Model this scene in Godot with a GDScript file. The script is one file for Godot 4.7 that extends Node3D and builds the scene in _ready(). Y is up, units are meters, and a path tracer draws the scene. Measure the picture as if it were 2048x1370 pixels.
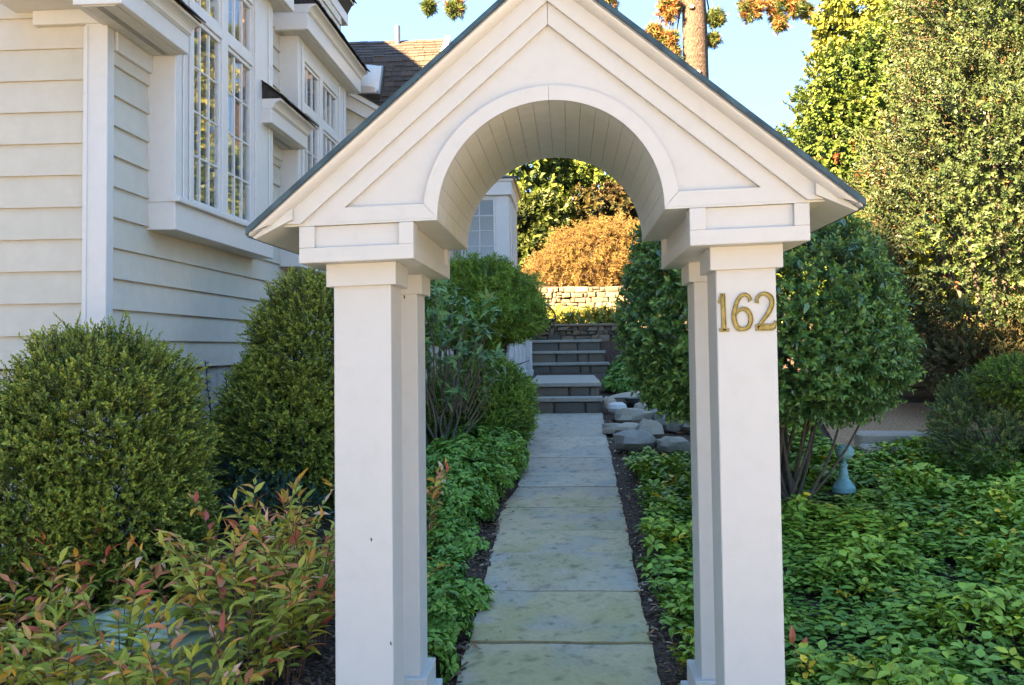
extends Node3D

# ---------------------------------------------------------------- mesh builder
class MB:
	var v := PackedVector3Array()
	var n := PackedVector3Array()
	var c := PackedColorArray()
	var col := Color(1, 1, 1)

	func tri3(a: Vector3, b: Vector3, d: Vector3, na: Vector3, nb: Vector3, nd: Vector3) -> void:
		if (b - a).cross(d - a).dot(na + nb + nd) > 0.0:
			v.append_array(PackedVector3Array([a, d, b]))
			n.append_array(PackedVector3Array([na, nd, nb]))
		else:
			v.append_array(PackedVector3Array([a, b, d]))
			n.append_array(PackedVector3Array([na, nb, nd]))
		c.append_array(PackedColorArray([col, col, col]))

	func tri(a: Vector3, b: Vector3, d: Vector3, nn: Vector3) -> void:
		tri3(a, b, d, nn, nn, nn)

	func face(a: Vector3, b: Vector3, d: Vector3) -> void:
		v.append_array(PackedVector3Array([a, d, b]))
		var nn := (b - a).cross(d - a).normalized()
		n.append_array(PackedVector3Array([nn, nn, nn]))
		c.append_array(PackedColorArray([col, col, col]))

	func quad(a: Vector3, b: Vector3, d: Vector3, e: Vector3, nn: Vector3) -> void:
		tri(a, b, d, nn)
		tri(a, d, e, nn)

	func box(tr: Transform3D, size: Vector3, bev := 0.0) -> void:
		var h := size * 0.5
		if bev <= 0.0:
			for ax in 3:
				for s in [-1.0, 1.0]:
					var nn := Vector3.ZERO
					nn[ax] = s
					var u := (ax + 1) % 3
					var w := (ax + 2) % 3
					var p: Array[Vector3] = []
					for q in [[-1.0, -1.0], [1.0, -1.0], [1.0, 1.0], [-1.0, 1.0]]:
						var a := Vector3.ZERO
						a[ax] = s * h[ax]
						a[u] = q[0] * h[u]
						a[w] = q[1] * h[w]
						p.append(tr * a)
					quad(p[0], p[1], p[2], p[3], (tr.basis * nn).normalized())
			return
		var b := minf(bev, minf(h.x, minf(h.y, h.z)) * 0.9)
		var pt := func(s: Vector3, ax: int) -> Vector3:
			var a := Vector3.ZERO
			for k in 3:
				a[k] = s[k] * (h[k] if k == ax else h[k] - b)
			return tr * a
		for ax in 3:
			var u := (ax + 1) % 3
			var w := (ax + 2) % 3
			for s in [-1.0, 1.0]:
				var nn := Vector3.ZERO
				nn[ax] = s
				var p: Array[Vector3] = []
				for q in [[-1.0, -1.0], [1.0, -1.0], [1.0, 1.0], [-1.0, 1.0]]:
					var sg := Vector3.ZERO
					sg[ax] = s
					sg[u] = q[0]
					sg[w] = q[1]
					p.append(pt.call(sg, ax))
				quad(p[0], p[1], p[2], p[3], (tr.basis * nn).normalized())
			for q in [[-1.0, -1.0], [1.0, -1.0], [1.0, 1.0], [-1.0, 1.0]]:
				var sa := Vector3.ZERO
				sa[u] = q[0]
				sa[w] = q[1]
				var sb := sa
				sa[ax] = -1.0
				sb[ax] = 1.0
				var nn2 := Vector3.ZERO
				nn2[u] = q[0]
				nn2[w] = q[1]
				quad(pt.call(sa, u), pt.call(sb, u), pt.call(sb, w), pt.call(sa, w), (tr.basis * nn2).normalized())
		for sx in [-1.0, 1.0]:
			for sy in [-1.0, 1.0]:
				for sz in [-1.0, 1.0]:
					var s := Vector3(sx, sy, sz)
					tri(pt.call(s, 0), pt.call(s, 1), pt.call(s, 2), (tr.basis * s).normalized())

	func bx(x0: float, x1: float, y0: float, y1: float, z0: float, z1: float, bev := 0.0) -> void:
		box(Transform3D(Basis(), Vector3((x0 + x1) * 0.5, (y0 + y1) * 0.5, (z0 + z1) * 0.5)), Vector3(absf(x1 - x0), absf(y1 - y0), absf(z1 - z0)), bev)

	# polygon in local XY pushed along local Z from 0 to length
	func prism(poly: PackedVector2Array, tr: Transform3D, length: float, smooth := false) -> void:
		var area := 0.0
		for i in poly.size():
			area += poly[i].cross(poly[(i + 1) % poly.size()])
		var sgn := 1.0 if area > 0.0 else -1.0
		var idx := Geometry2D.triangulate_polygon(poly)
		var nz := tr.basis.z.normalized()
		for k in range(0, idx.size(), 3):
			for z in [0.0, length]:
				var a := tr * Vector3(poly[idx[k]].x, poly[idx[k]].y, z)
				var b := tr * Vector3(poly[idx[k + 1]].x, poly[idx[k + 1]].y, z)
				var d := tr * Vector3(poly[idx[k + 2]].x, poly[idx[k + 2]].y, z)
				tri(a, b, d, nz if z > 0.0 else -nz)
		var m := poly.size()
		for i in m:
			var p := poly[i]
			var q := poly[(i + 1) % m]
			var e := (q - p).normalized()
			var nn := (tr.basis * Vector3(e.y * sgn, -e.x * sgn, 0)).normalized()
			var n0 := nn
			var n1 := nn
			if smooth:
				var ep := (p - poly[(i + m - 1) % m]).normalized()
				var en := (poly[(i + 2) % m] - q).normalized()
				if ep.dot(e) > 0.8:
					n0 = (tr.basis * Vector3((ep + e).y * sgn, -(ep + e).x * sgn, 0)).normalized()
				if en.dot(e) > 0.8:
					n1 = (tr.basis * Vector3((en + e).y * sgn, -(en + e).x * sgn, 0)).normalized()
			var a := tr * Vector3(p.x, p.y, 0)
			var b := tr * Vector3(q.x, q.y, 0)
			var c2 := tr * Vector3(q.x, q.y, length)
			var d2 := tr * Vector3(p.x, p.y, length)
			tri3(a, b, c2, n0, n1, n1)
			tri3(a, c2, d2, n0, n1, n0)

	func tube(pts: PackedVector3Array, rad: PackedFloat32Array, sides := 6) -> void:
		var t0 := (pts[1] - pts[0]).normalized()
		var ref := t0.cross(Vector3.UP)
		if ref.length() < 0.05:
			ref = t0.cross(Vector3.RIGHT)
		ref = ref.normalized()
		var prev: Array[Vector3] = []
		var prevn: Array[Vector3] = []
		for i in pts.size():
			var t := (pts[mini(i + 1, pts.size() - 1)] - pts[maxi(i - 1, 0)]).normalized()
			ref = (ref - t * ref.dot(t)).normalized()
			var bi := t.cross(ref)
			var ring: Array[Vector3] = []
			var ringn: Array[Vector3] = []
			for k in sides:
				var a := TAU * k / sides
				var nn := ref * cos(a) + bi * sin(a)
				ringn.append(nn)
				ring.append(pts[i] + nn * rad[i])
			if i > 0:
				for k in sides:
					var k2 := (k + 1) % sides
					tri3(prev[k], prev[k2], ring[k2], prevn[k], prevn[k2], ringn[k2])
					tri3(prev[k], ring[k2], ring[k], prevn[k], ringn[k2], ringn[k])
			prev = ring
			prevn = ringn

	func lathe(profile: PackedVector2Array, tr: Transform3D, sides := 20) -> void:
		for i in profile.size() - 1:
			var p := profile[i]
			var q := profile[i + 1]
			var e := (q - p).normalized()
			for k in sides:
				var a0 := TAU * k / sides
				var a1 := TAU * (k + 1) / sides
				var d0 := Vector3(cos(a0), 0, sin(a0))
				var d1 := Vector3(cos(a1), 0, sin(a1))
				var n0 := (tr.basis * (d0 * e.y + Vector3.DOWN * e.x)).normalized()
				var n1 := (tr.basis * (d1 * e.y + Vector3.DOWN * e.x)).normalized()
				var a := tr * (d0 * p.x + Vector3.UP * p.y)
				var b := tr * (d1 * p.x + Vector3.UP * p.y)
				var c2 := tr * (d1 * q.x + Vector3.UP * q.y)
				var d2 := tr * (d0 * q.x + Vector3.UP * q.y)
				tri3(a, b, c2, n0, n1, n1)
				tri3(a, c2, d2, n0, n1, n0)

	func leaf(o: Vector3, dir: Vector3, nrm: Vector3, L: float, W: float, fold := 0.15, droop := 0.1) -> void:
		var side := dir.cross(nrm).normalized()
		var m := o + dir * L * 0.45
		var l := m - side * W * 0.5 + nrm * fold * W
		var r := m + side * W * 0.5 + nrm * fold * W
		var tip := o + dir * L - nrm * droop * L
		var nl := (nrm + side * fold * 1.5).normalized()
		var nr := (nrm - side * fold * 1.5).normalized()
		tri(o, l, m, nl)
		tri(o, m, r, nr)
		tri(l, tip, m, nl)
		tri(m, tip, r, nr)

	func leaf2(o: Vector3, dir: Vector3, nrm: Vector3, L: float, W: float, fold := 0.2) -> void:
		var side := dir.cross(nrm).normalized()
		var m := o + dir * L * 0.5
		var l := m - side * W * 0.5 + nrm * fold * W
		var r := m + side * W * 0.5 + nrm * fold * W
		var tip := o + dir * L
		tri(o, l, tip, (nrm + side * fold * 1.5).normalized())
		tri(o, tip, r, (nrm - side * fold * 1.5).normalized())

	# a big leaf with a midrib, rounded outline and a curl
	func leaf_big(o: Vector3, dir: Vector3, nrm: Vector3, L: float, W: float, fold := 0.15, droop := 0.25, wide := 0.4) -> void:
		var side := dir.cross(nrm).normalized()
		var ts := [0.0, 0.18, wide, 0.72, 1.0]
		var ws := [0.06, 0.62, 1.0, 0.62, 0.0]
		var pl: Array[Vector3] = []
		var pm: Array[Vector3] = []
		var pr: Array[Vector3] = []
		for i in 5:
			var t: float = ts[i]
			var w: float = ws[i] * W * 0.5
			var mm := o + dir * L * t - nrm * droop * L * t * t
			pm.append(mm)
			pl.append(mm - side * w + nrm * fold * w * 2.0)
			pr.append(mm + side * w + nrm * fold * w * 2.0)
		for i in 4:
			var slope: Vector3 = (dir - nrm * droop * float(ts[i] + ts[i + 1])).normalized()
			var up: Vector3 = side.cross(slope)
			if up.dot(nrm) < 0.0:
				up = -up
			var nl: Vector3 = (up + side * fold * 1.6).normalized()
			var nr: Vector3 = (up - side * fold * 1.6).normalized()
			tri(pl[i], pl[i + 1], pm[i + 1], nl)
			tri(pl[i], pm[i + 1], pm[i], nl)
			tri(pr[i], pr[i + 1], pm[i + 1], nr)
			tri(pr[i], pm[i + 1], pm[i], nr)

	func mesh() -> ArrayMesh:
		var arr := []
		arr.resize(Mesh.ARRAY_MAX)
		arr[Mesh.ARRAY_VERTEX] = v
		arr[Mesh.ARRAY_NORMAL] = n
		arr[Mesh.ARRAY_COLOR] = c
		var uvs := PackedVector2Array()
		uvs.resize(v.size())
		arr[Mesh.ARRAY_TEX_UV] = uvs
		var m := ArrayMesh.new()
		m.add_surface_from_arrays(Mesh.PRIMITIVE_TRIANGLES, arr)
		return m

# ---------------------------------------------------------------- scene helpers
const EYE := 1.6
var rng := RandomNumberGenerator.new()
var nz := FastNoiseLite.new()
var used := {}
var lush := 1.45
var M := {}

func rf(a: float, b: float) -> float:
	return rng.randf_range(a, b)

func rv() -> Vector3:
	var d := Vector3(rng.randfn(), rng.randfn(), rng.randfn())
	return d.normalized() if d.length() > 0.001 else Vector3.UP

func numbered(s: String) -> String:
	if not used.has(s):
		used[s] = 0
		return s
	used[s] += 1
	return "%s_%03d" % [s, used[s]]

func thing(called: String, label: String, category: String, at := Vector3.ZERO, group := "") -> Node3D:
	var o := Node3D.new()
	o.name = numbered(called)
	add_child(o)
	o.position = at
	tag(o, label, category, group)
	return o

func tag(o: Node3D, label: String, category: String, group := "") -> void:
	o.set_meta("label", label)
	o.set_meta("category", category)
	if group != "":
		o.set_meta("group", group)

func put(parent: Node3D, called: String, m: Mesh, mat: Material, tr := Transform3D()) -> MeshInstance3D:
	var o := MeshInstance3D.new()
	o.mesh = m
	o.material_override = mat
	o.transform = tr
	if parent == self:
		o.name = numbered(called)
		add_child(o)
	else:
		o.name = called
		parent.add_child(o, true)
	return o

func structure(called: String, m: Mesh, mat: Material) -> MeshInstance3D:
	var o := put(self, called, m, mat)
	o.set_meta("kind", "structure")
	return o

func many(parent: Node3D, called: String, m: Mesh, mat: Material, xf: Array, cols: Array) -> MultiMeshInstance3D:
	var mm := MultiMesh.new()
	mm.transform_format = MultiMesh.TRANSFORM_3D
	mm.use_colors = true
	mm.mesh = m
	mm.instance_count = xf.size()
	for i in xf.size():
		mm.set_instance_transform(i, xf[i])
		mm.set_instance_color(i, cols[i])
	var o := MultiMeshInstance3D.new()
	o.multimesh = mm
	o.material_override = mat
	if parent == self:
		o.name = numbered(called)
		add_child(o)
	else:
		o.name = called
		parent.add_child(o, true)
	o.set_meta("kind", "stuff")
	return o

func noise_tex(freq: float, lo: Color, hi: Color, size := 512, oct := 4, sd := 1, normal := false, type := FastNoiseLite.TYPE_SIMPLEX_SMOOTH, bump := 4.0) -> NoiseTexture2D:
	var t := NoiseTexture2D.new()
	var f := FastNoiseLite.new()
	f.seed = sd
	f.noise_type = type
	f.frequency = freq
	f.fractal_octaves = oct
	t.noise = f
	t.width = size
	t.height = size
	t.seamless = true
	if normal:
		t.as_normal_map = true
		t.bump_strength = bump
	else:
		var g := Gradient.new()
		g.set_color(0, lo)
		g.set_color(1, hi)
		t.color_ramp = g
	return t

func ramp_tex(freq: float, offs: PackedFloat32Array, cols: PackedColorArray, size := 512, oct := 4, sd := 1, type := FastNoiseLite.TYPE_SIMPLEX_SMOOTH) -> NoiseTexture2D:
	var t := noise_tex(freq, Color.WHITE, Color.WHITE, size, oct, sd, false, type)
	var g := Gradient.new()
	g.offsets = offs
	g.colors = cols
	t.color_ramp = g
	return t

func lin(r: float, g: float, b: float) -> Color:
	return Color(r, g, b).linear_to_srgb()

func mat(col: Color, rough := 0.6, tex: Texture2D = null, scale := 1.0, nrm: Texture2D = null, nscale := 0.5, vc := false) -> StandardMaterial3D:
	var m := StandardMaterial3D.new()
	m.albedo_color = col
	m.roughness = rough
	m.metallic_specular = 0.5
	m.vertex_color_use_as_albedo = vc
	if tex:
		m.albedo_texture = tex
	if nrm:
		m.normal_enabled = true
		m.normal_texture = nrm
		m.normal_scale = nscale
	if tex or nrm:
		m.uv1_triplanar = true
		m.uv1_world_triplanar = true
		m.uv1_scale = Vector3.ONE * scale
	return m

func leafmat(rough := 0.45, through := 0.35, spec := 0.5) -> StandardMaterial3D:
	var m := StandardMaterial3D.new()
	m.vertex_color_use_as_albedo = true
	m.roughness = rough
	m.metallic_specular = spec
	m.cull_mode = BaseMaterial3D.CULL_DISABLED
	m.backlight_enabled = true
	m.backlight = Color(through * 0.9, through, through * 0.45)
	return m

func frame_y(y: Vector3, twist: float) -> Basis:
	var yy := y.normalized()
	var x := yy.cross(Vector3.UP if absf(yy.y) < 0.95 else Vector3.RIGHT).normalized()
	return Basis(x, yy, x.cross(yy)) * Basis(Vector3.UP, twist)

func gy(x: float, d: float) -> float:
	var lo := -0.31 + 0.1 * clampf(d, -7.0, 14.2)
	if d > 14.2:
		lo += (d - 14.2) * 0.14
	var up := lo
	if d > 15.6:
		up = 1.70
	if d > 18.2:
		up = 1.98
	if d > 20.25:
		up = 2.85 + (minf(d, 60.0) - 20.25) * 0.2
	if d > 22.0:
		lo += (minf(d, 60.0) - 22.0) * 0.12
	var k := smoothstep(1.5, 2.6, x)
	return lerpf(up, lo, k) if d > 15.0 else lo

# ---------------------------------------------------------------- plants
func hue(c: Color, a: float) -> Color:
	var k := lush * (1.0 + rf(-a, a))
	return Color(c.r * k * (1.0 + rf(-a, a) * 0.5), c.g * k, c.b * k * (1.0 + rf(-a, a) * 0.5))

# leaves along a stem that runs up +Y
func sprig(sd: int, stem: float, count: int, L: float, W: float, ang: float, base: Color, tip: Color, wood: Color, small := true, droop := 0.1) -> ArrayMesh:
	rng.seed = sd
	var b := MB.new()
	b.col = wood
	var bend := Vector3(rf(-0.15, 0.15), 0, rf(-0.15, 0.15)) * stem
	var pts := PackedVector3Array([Vector3.ZERO, Vector3(0, stem * 0.5, 0) + bend * 0.3, Vector3(0, stem, 0) + bend])
	b.tube(pts, PackedFloat32Array([stem * 0.02 + 0.0006, stem * 0.015 + 0.0005, 0.0004]), 3)
	for i in count:
		var t := 0.12 + 0.88 * float(i) / maxf(1.0, count - 1.0)
		var o := pts[0].lerp(pts[1], t * 2.0) if t < 0.5 else pts[1].lerp(pts[2], t * 2.0 - 1.0)
		var a := i * 2.4 + rf(-0.4, 0.4)
		var rad := Vector3(cos(a), 0, sin(a))
		var an := ang * lerpf(1.15, 0.55, t) + rf(-0.2, 0.2)
		var dir := (Vector3.UP * cos(an) + rad * sin(an)).normalized()
		var nn := (Vector3.UP * sin(an) - rad * cos(an) + rv() * 0.35)
		nn = (nn - dir * nn.dot(dir)).normalized()
		b.col = hue(base.lerp(tip, t * t), 0.16)
		var k := rf(0.75, 1.15)
		if small:
			b.leaf2(o, dir, nn, L * k, W * k, rf(0.08, 0.3))
		else:
			b.leaf(o, dir, nn, L * k, W * k, rf(0.08, 0.25), droop * rf(0.3, 1.6))
	return b.mesh()

# points on the outside of a set of lobes [centre, radii]
func crown(sd: int, count: int, lobes: Array, deep: float, rough: float, nf: float, gap: float, ylow := -1e9) -> Array:
	rng.seed = sd
	nz.seed = sd
	nz.frequency = nf
	nz.fractal_octaves = 3
	var out := []
	var tot := 0.0
	var ar := []
	for l in lobes:
		var r: Vector3 = l[1]
		tot += pow(r.x * r.y * r.z, 0.667)
		ar.append(tot)
	var tries := 0
	while out.size() < count and tries < count * 8:
		tries += 1
		var pick := rf(0, tot)
		var i := 0
		while ar[i] < pick:
			i += 1
		var c: Vector3 = lobes[i][0]
		var r: Vector3 = lobes[i][1]
		var d := rv()
		var s := c + d * r
		var bump := nz.get_noise_3dv(s * 2.0)
		if nz.get_noise_3dv(s * 1.3 + Vector3(31, 7, 3)) < gap:
			continue
		var u := lerpf(deep, 1.0, sqrt(rng.randf())) * (1.0 + rough * bump + rf(-0.02, 0.03))
		var p := c + d * r * u
		if p.y < ylow:
			continue
		var inside := false
		for j in lobes.size():
			if j != i:
				var q: Vector3 = (p - lobes[j][0]) / lobes[j][1]
				if q.length() < 0.82 * u:
					inside = true
					break
		if inside:
			continue
		out.append([p, (d / r).normalized(), bump, u])
	return out

func foliage(parent: Node3D, called: String, meshes: Array, leafm: Material, pts: Array, up: float, jit: float, smin: float, smax: float, cvar: Color, cvar2: Color) -> void:
	var xf := []
	var cs := []
	for m in meshes:
		xf.append([])
		cs.append([])
	for q in pts:
		var k := rng.randi() % meshes.size()
		var y: Vector3 = q[1] + Vector3.UP * up + rv() * jit
		var s := rf(smin, smax)
		xf[k].append(Transform3D(frame_y(y, rf(0, TAU)).scaled(Vector3.ONE * s), q[0] - parent.position))
		var t := clampf(0.5 + q[2] * 1.4 + rf(-0.25, 0.25), 0.0, 1.0)
		var col := cvar.lerp(cvar2, t)
		cs[k].append(col)
	for k in meshes.size():
		many(parent, called, meshes[k], leafm, xf[k], cs[k])

func stems(parent: Node3D, sd: int, count: int, from: Vector3, spread: float, lobes: Array, r0: float, called := "stem", mt: Material = null, reach := 0.75) -> void:
	rng.seed = sd
	for i in count:
		var l: Array = lobes[rng.randi() % lobes.size()]
		var d := rv()
		d.y = absf(d.y) * 0.8
		var e: Vector3 = l[0] + d * l[1] * reach
		var s := from + Vector3(rf(-spread, spread), 0, rf(-spread, spread))
		s.y = gy(s.x, -s.z) - 0.03
		var mid := s.lerp(e, 0.5) + Vector3(rf(-1, 1), rf(-0.3, 0.6), rf(-1, 1)) * s.distance_to(e) * 0.1
		mid.x = lerpf(mid.x, s.x, 0.25)
		mid.z = lerpf(mid.z, s.z, 0.25)
		var b := MB.new()
		var pts := PackedVector3Array()
		var rad := PackedFloat32Array()
		for k in 9:
			var t := k / 8.0
			var p := s.lerp(mid, t).lerp(mid.lerp(e, t), t)
			p += Vector3(sin(t * 9.0 + i), 0, cos(t * 7.0 + i)) * 0.012
			pts.append(p - parent.position)
			rad.append(lerpf(r0, r0 * 0.3, t) * rf(0.9, 1.1))
		b.tube(pts, rad, 7)
		for j in 2:
			var t0 := rng.randi_range(4, 7)
			var pe := pts[t0] + (rv() + Vector3.UP * 0.7).normalized() * s.distance_to(e) * 0.28
			b.tube(PackedVector3Array([pts[t0], pts[t0].lerp(pe, 0.5) + rv() * 0.02, pe]), PackedFloat32Array([rad[t0] * 0.7, rad[t0] * 0.45, rad[t0] * 0.2]), 5)
		put(parent, called, b.mesh(), mt if mt else M.twig)

func _ready() -> void:
	# ---- camera, sky, sun, exposure
	var cam := Camera3D.new()
	cam.name = "camera"
	add_child(cam)
	cam.position = Vector3(0, EYE, 0)
	cam.rotation = Vector3(0.0424, 0.06, -0.0121)
	cam.projection = Camera3D.PROJECTION_FRUSTUM
	cam.near = 0.05
	cam.far = 900.0
	cam.size = 2.0 * 0.05 * 685.0 / 1880.0
	cam.frustum_offset = Vector2(0, -69.0 / 1880.0 * 0.05)
	cam.current = true

	var sm := ProceduralSkyMaterial.new()
	sm.sky_top_color = Color(0.45, 0.62, 0.85)
	sm.sky_horizon_color = Color(0.65, 0.80, 0.94)
	sm.sky_curve = 0.13
	sm.sky_energy_multiplier = 0.36
	sm.ground_bottom_color = Color(0.32, 0.31, 0.27)
	sm.ground_horizon_color = Color(0.6, 0.65, 0.68)
	sm.sun_angle_max = 12.0
	var sky := Sky.new()
	sky.sky_material = sm
	var env := Environment.new()
	env.background_mode = Environment.BG_SKY
	env.sky = sky
	env.background_energy_multiplier = 1.0
	env.tonemap_mode = Environment.TONE_MAPPER_LINEAR
	env.tonemap_exposure = 28.5
	env.sdfgi_enabled = true
	env.ssao_enabled = true
	env.ssil_enabled = true
	var we := WorldEnvironment.new()
	we.name = "world_environment"
	we.environment = env
	add_child(we)

	var sun := DirectionalLight3D.new()
	sun.name = "sun"
	sun.light_energy = 0.93
	sun.light_color = Color(1.0, 0.87, 0.68)
	sun.light_angular_distance = 0.5
	sun.shadow_enabled = true
	add_child(sun)
	sun.look_at_from_position(Vector3(-60, 55, 58), Vector3.ZERO)

	nz.noise_type = FastNoiseLite.TYPE_SIMPLEX_SMOOTH
	materials()
	ground()
	path()
	steps()
	stone_walls()
	arch()
	house()
	sunroom()
	small_things()
	near_plants()
	lush = 1.08
	far_plants()
	shade_trees()

func materials() -> void:
	var grain := noise_tex(0.012, Color(0.93, 0.93, 0.92), Color(1, 1, 1), 512, 5, 3)
	var paintn := noise_tex(0.03, Color.WHITE, Color.WHITE, 512, 4, 5, true, FastNoiseLite.TYPE_SIMPLEX_SMOOTH, 2.0)
	var spots := ramp_tex(0.012, PackedFloat32Array([0.0, 0.22, 0.4, 0.7, 1.0]), PackedColorArray([Color(0.965, 0.965, 0.955), Color(0.98, 0.98, 0.972), Color(0.99, 0.99, 0.985), Color(0.995, 0.995, 0.99), Color(1, 1, 1)]), 1024, 6, 9)
	M.paint = mat(lin(0.49, 0.485, 0.46), 0.42, spots, 0.9, paintn, 0.12)
	M.trim = mat(lin(0.575, 0.57, 0.55), 0.4, spots, 0.7, paintn, 0.10)
	M.ceiling = mat(lin(0.53, 0.53, 0.49), 0.42, grain, 1.5, paintn, 0.1)
	var wood := noise_tex(0.02, Color(0.95, 0.95, 0.94), Color(1, 1, 1), 512, 5, 23)
	M.clap = mat(lin(0.535, 0.50, 0.415), 0.55, wood, 0.6, paintn, 0.15)
	M.clap2 = mat(lin(0.52, 0.49, 0.405), 0.55, wood, 0.5, paintn, 0.15)
	M.clap3 = mat(lin(0.545, 0.505, 0.42), 0.55, wood, 0.7, paintn, 0.15)
	var stuccon := noise_tex(0.06, Color.WHITE, Color.WHITE, 512, 5, 11, true, FastNoiseLite.TYPE_SIMPLEX, 4.0)
	M.stucco = mat(lin(0.50, 0.47, 0.42), 0.85, ramp_tex(0.01, PackedFloat32Array([0.0, 0.3, 0.6, 1.0]), PackedColorArray([Color(0.82, 0.80, 0.77), Color(0.92, 0.91, 0.89), Color(0.97, 0.96, 0.94), Color(1, 1, 1)]), 512, 5, 31), 0.8, stuccon, 0.5)
	M.slate = mat(lin(0.03, 0.045, 0.05), 0.45, noise_tex(0.03, Color(0.6, 0.65, 0.68), Color(1.3, 1.3, 1.3), 256, 4, 41), 3.0)
	M.drip = mat(lin(0.045, 0.085, 0.095), 0.35, noise_tex(0.02, Color(0.5, 0.55, 0.55), Color(1, 1, 1), 256, 4, 43), 2.0)
	M.shingle = []
	var sht := noise_tex(0.02, Color(0.55, 0.5, 0.45), Color(1, 1, 1), 512, 5, 47)
	for i in 5:
		var k := 0.75 + 0.13 * i
		M.shingle.append(mat(lin(0.115 * k, 0.085 * k, 0.062 * k), 0.85, sht, 2.0 + i * 0.3))
	M.dark_shingle = mat(lin(0.04, 0.036, 0.033), 0.85, sht, 2.0)
	M.metal = mat(lin(0.25, 0.24, 0.22), 0.4)
	M.metal.metallic = 0.8
	M.dome = mat(lin(0.55, 0.52, 0.46), 0.3)
	M.glass = StandardMaterial3D.new()
	M.glass.transparency = BaseMaterial3D.TRANSPARENCY_ALPHA
	M.glass.albedo_color = Color(0.75, 0.85, 0.82, 0.03)
	M.glass.roughness = 0.02
	M.glass.metallic_specular = 0.8
	M.curtain = mat(lin(0.6, 0.6, 0.58), 0.9)
	M.room = mat(lin(0.05, 0.045, 0.04), 0.9)
	M.brass = mat(lin(0.36, 0.28, 0.10), 0.45, noise_tex(0.03, Color(0.72, 0.72, 0.62), Color(1, 1, 1), 256, 3, 51), 5.0)
	M.brass.metallic = 0.75
	M.mulch = mat(lin(0.088, 0.060, 0.042), 0.95, ramp_tex(0.03, PackedFloat32Array([0.0, 0.35, 0.6, 1.0]), PackedColorArray([Color(0.35, 0.3, 0.28), Color(0.75, 0.7, 0.65), Color(1, 0.95, 0.9), Color(1.0, 1.0, 1.0)]), 1024, 5, 53), 0.9, noise_tex(0.06, Color.WHITE, Color.WHITE, 512, 5, 54, true, FastNoiseLite.TYPE_SIMPLEX, 12.0), 1.0, true)
	M.red_mulch = mat(lin(0.50, 0.32, 0.18), 0.95, M.mulch.albedo_texture, 1.3, M.mulch.normal_texture, 1.0)
	M.chip = mat(Color(1, 1, 1), 0.95, null, 1.0, null, 0.5, true)
	var stn := noise_tex(0.02, Color.WHITE, Color.WHITE, 1024, 6, 61, true, FastNoiseLite.TYPE_SIMPLEX_SMOOTH, 8.0)
	var stf := ramp_tex(0.012, PackedFloat32Array([0.0, 0.25, 0.5, 0.75, 1.0]), PackedColorArray([Color(0.62, 0.62, 0.6), Color(0.84, 0.84, 0.82), Color(0.95, 0.95, 0.94), Color(0.9, 0.9, 0.89), Color(1, 1, 1)]), 1024, 6, 63)
	M.slab = mat(Color(1, 1, 1), 0.8, stf, 0.8, stn, 0.35, true)
	M.slab.metallic_specular = 0.3
	M.bluestone = mat(lin(0.32, 0.305, 0.26), 0.75, stf, 1.1, stn, 0.4)
	M.riser = []
	for q in [Color(0.15, 0.125, 0.09), Color(0.13, 0.112, 0.088), Color(0.165, 0.135, 0.095), Color(0.12, 0.108, 0.088)]:
		M.riser.append(mat(lin(q.r, q.g, q.b), 0.75, stf, 2.2, stn, 1.0))
	M.wallstone = []
	for q in [Color(0.24, 0.18, 0.115), Color(0.17, 0.135, 0.09), Color(0.28, 0.22, 0.15), Color(0.13, 0.11, 0.08), Color(0.22, 0.155, 0.09)]:
		M.wallstone.append(mat(lin(q.r, q.g, q.b), 0.85, stf, 2.0, stn, 1.0))
	M.mortar = mat(lin(0.10, 0.085, 0.065), 0.95)
	M.rock = []
	for q in [Color(0.32, 0.28, 0.21), Color(0.26, 0.245, 0.21), Color(0.40, 0.33, 0.25), Color(0.10, 0.10, 0.095)]:
		M.rock.append(mat(lin(q.r, q.g, q.b), 0.8, stf, 2.5, stn, 0.9))
	M.pale_rock = mat(lin(0.62, 0.60, 0.56), 0.6, stf, 3.0, stn, 0.3)
	M.teal = mat(lin(0.24, 0.42, 0.40), 0.5, noise_tex(0.05, Color(0.75, 0.8, 0.8), Color(1, 1, 1), 256, 4, 71), 4.0)
	M.pale_green = mat(lin(0.50, 0.57, 0.40), 0.45, noise_tex(0.03, Color(0.86, 0.88, 0.86), Color(1, 1, 1), 256, 4, 73), 2.0)
	M.cut = mat(lin(0.45, 0.46, 0.43), 0.5)
	M.vent = mat(lin(0.22, 0.22, 0.21), 0.7)
	M.black = mat(lin(0.012, 0.012, 0.013), 0.4)
	M.twig = mat(lin(0.13, 0.105, 0.075), 0.85, noise_tex(0.04, Color(0.5, 0.5, 0.45), Color(1, 1, 1), 256, 4, 77), 6.0)
	M.grey_twig = mat(lin(0.22, 0.19, 0.16), 0.85, noise_tex(0.04, Color(0.5, 0.5, 0.45), Color(1, 1, 1), 256, 4, 78), 6.0)
	M.red_twig = mat(lin(0.16, 0.075, 0.045), 0.7)
	M.bark = mat(lin(0.115, 0.082, 0.062), 0.95, ramp_tex(0.02, PackedFloat32Array([0.0, 0.4, 0.6, 1.0]), PackedColorArray([Color(0.3, 0.28, 0.26), Color(0.7, 0.66, 0.62), Color(1, 0.97, 0.94), Color(1, 1, 1)]), 512, 5, 81), 1.0, noise_tex(0.03, Color.WHITE, Color.WHITE, 512, 5, 82, true, FastNoiseLite.TYPE_SIMPLEX, 16.0), 1.0)
	M.bark.uv1_scale = Vector3(3.5, 0.5, 3.5)
	M.leaf = leafmat(0.5, 0.5, 0.4)
	M.gloss = leafmat(0.42, 0.35, 0.42)
	M.needle = leafmat(0.6, 0.3, 0.35)
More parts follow.
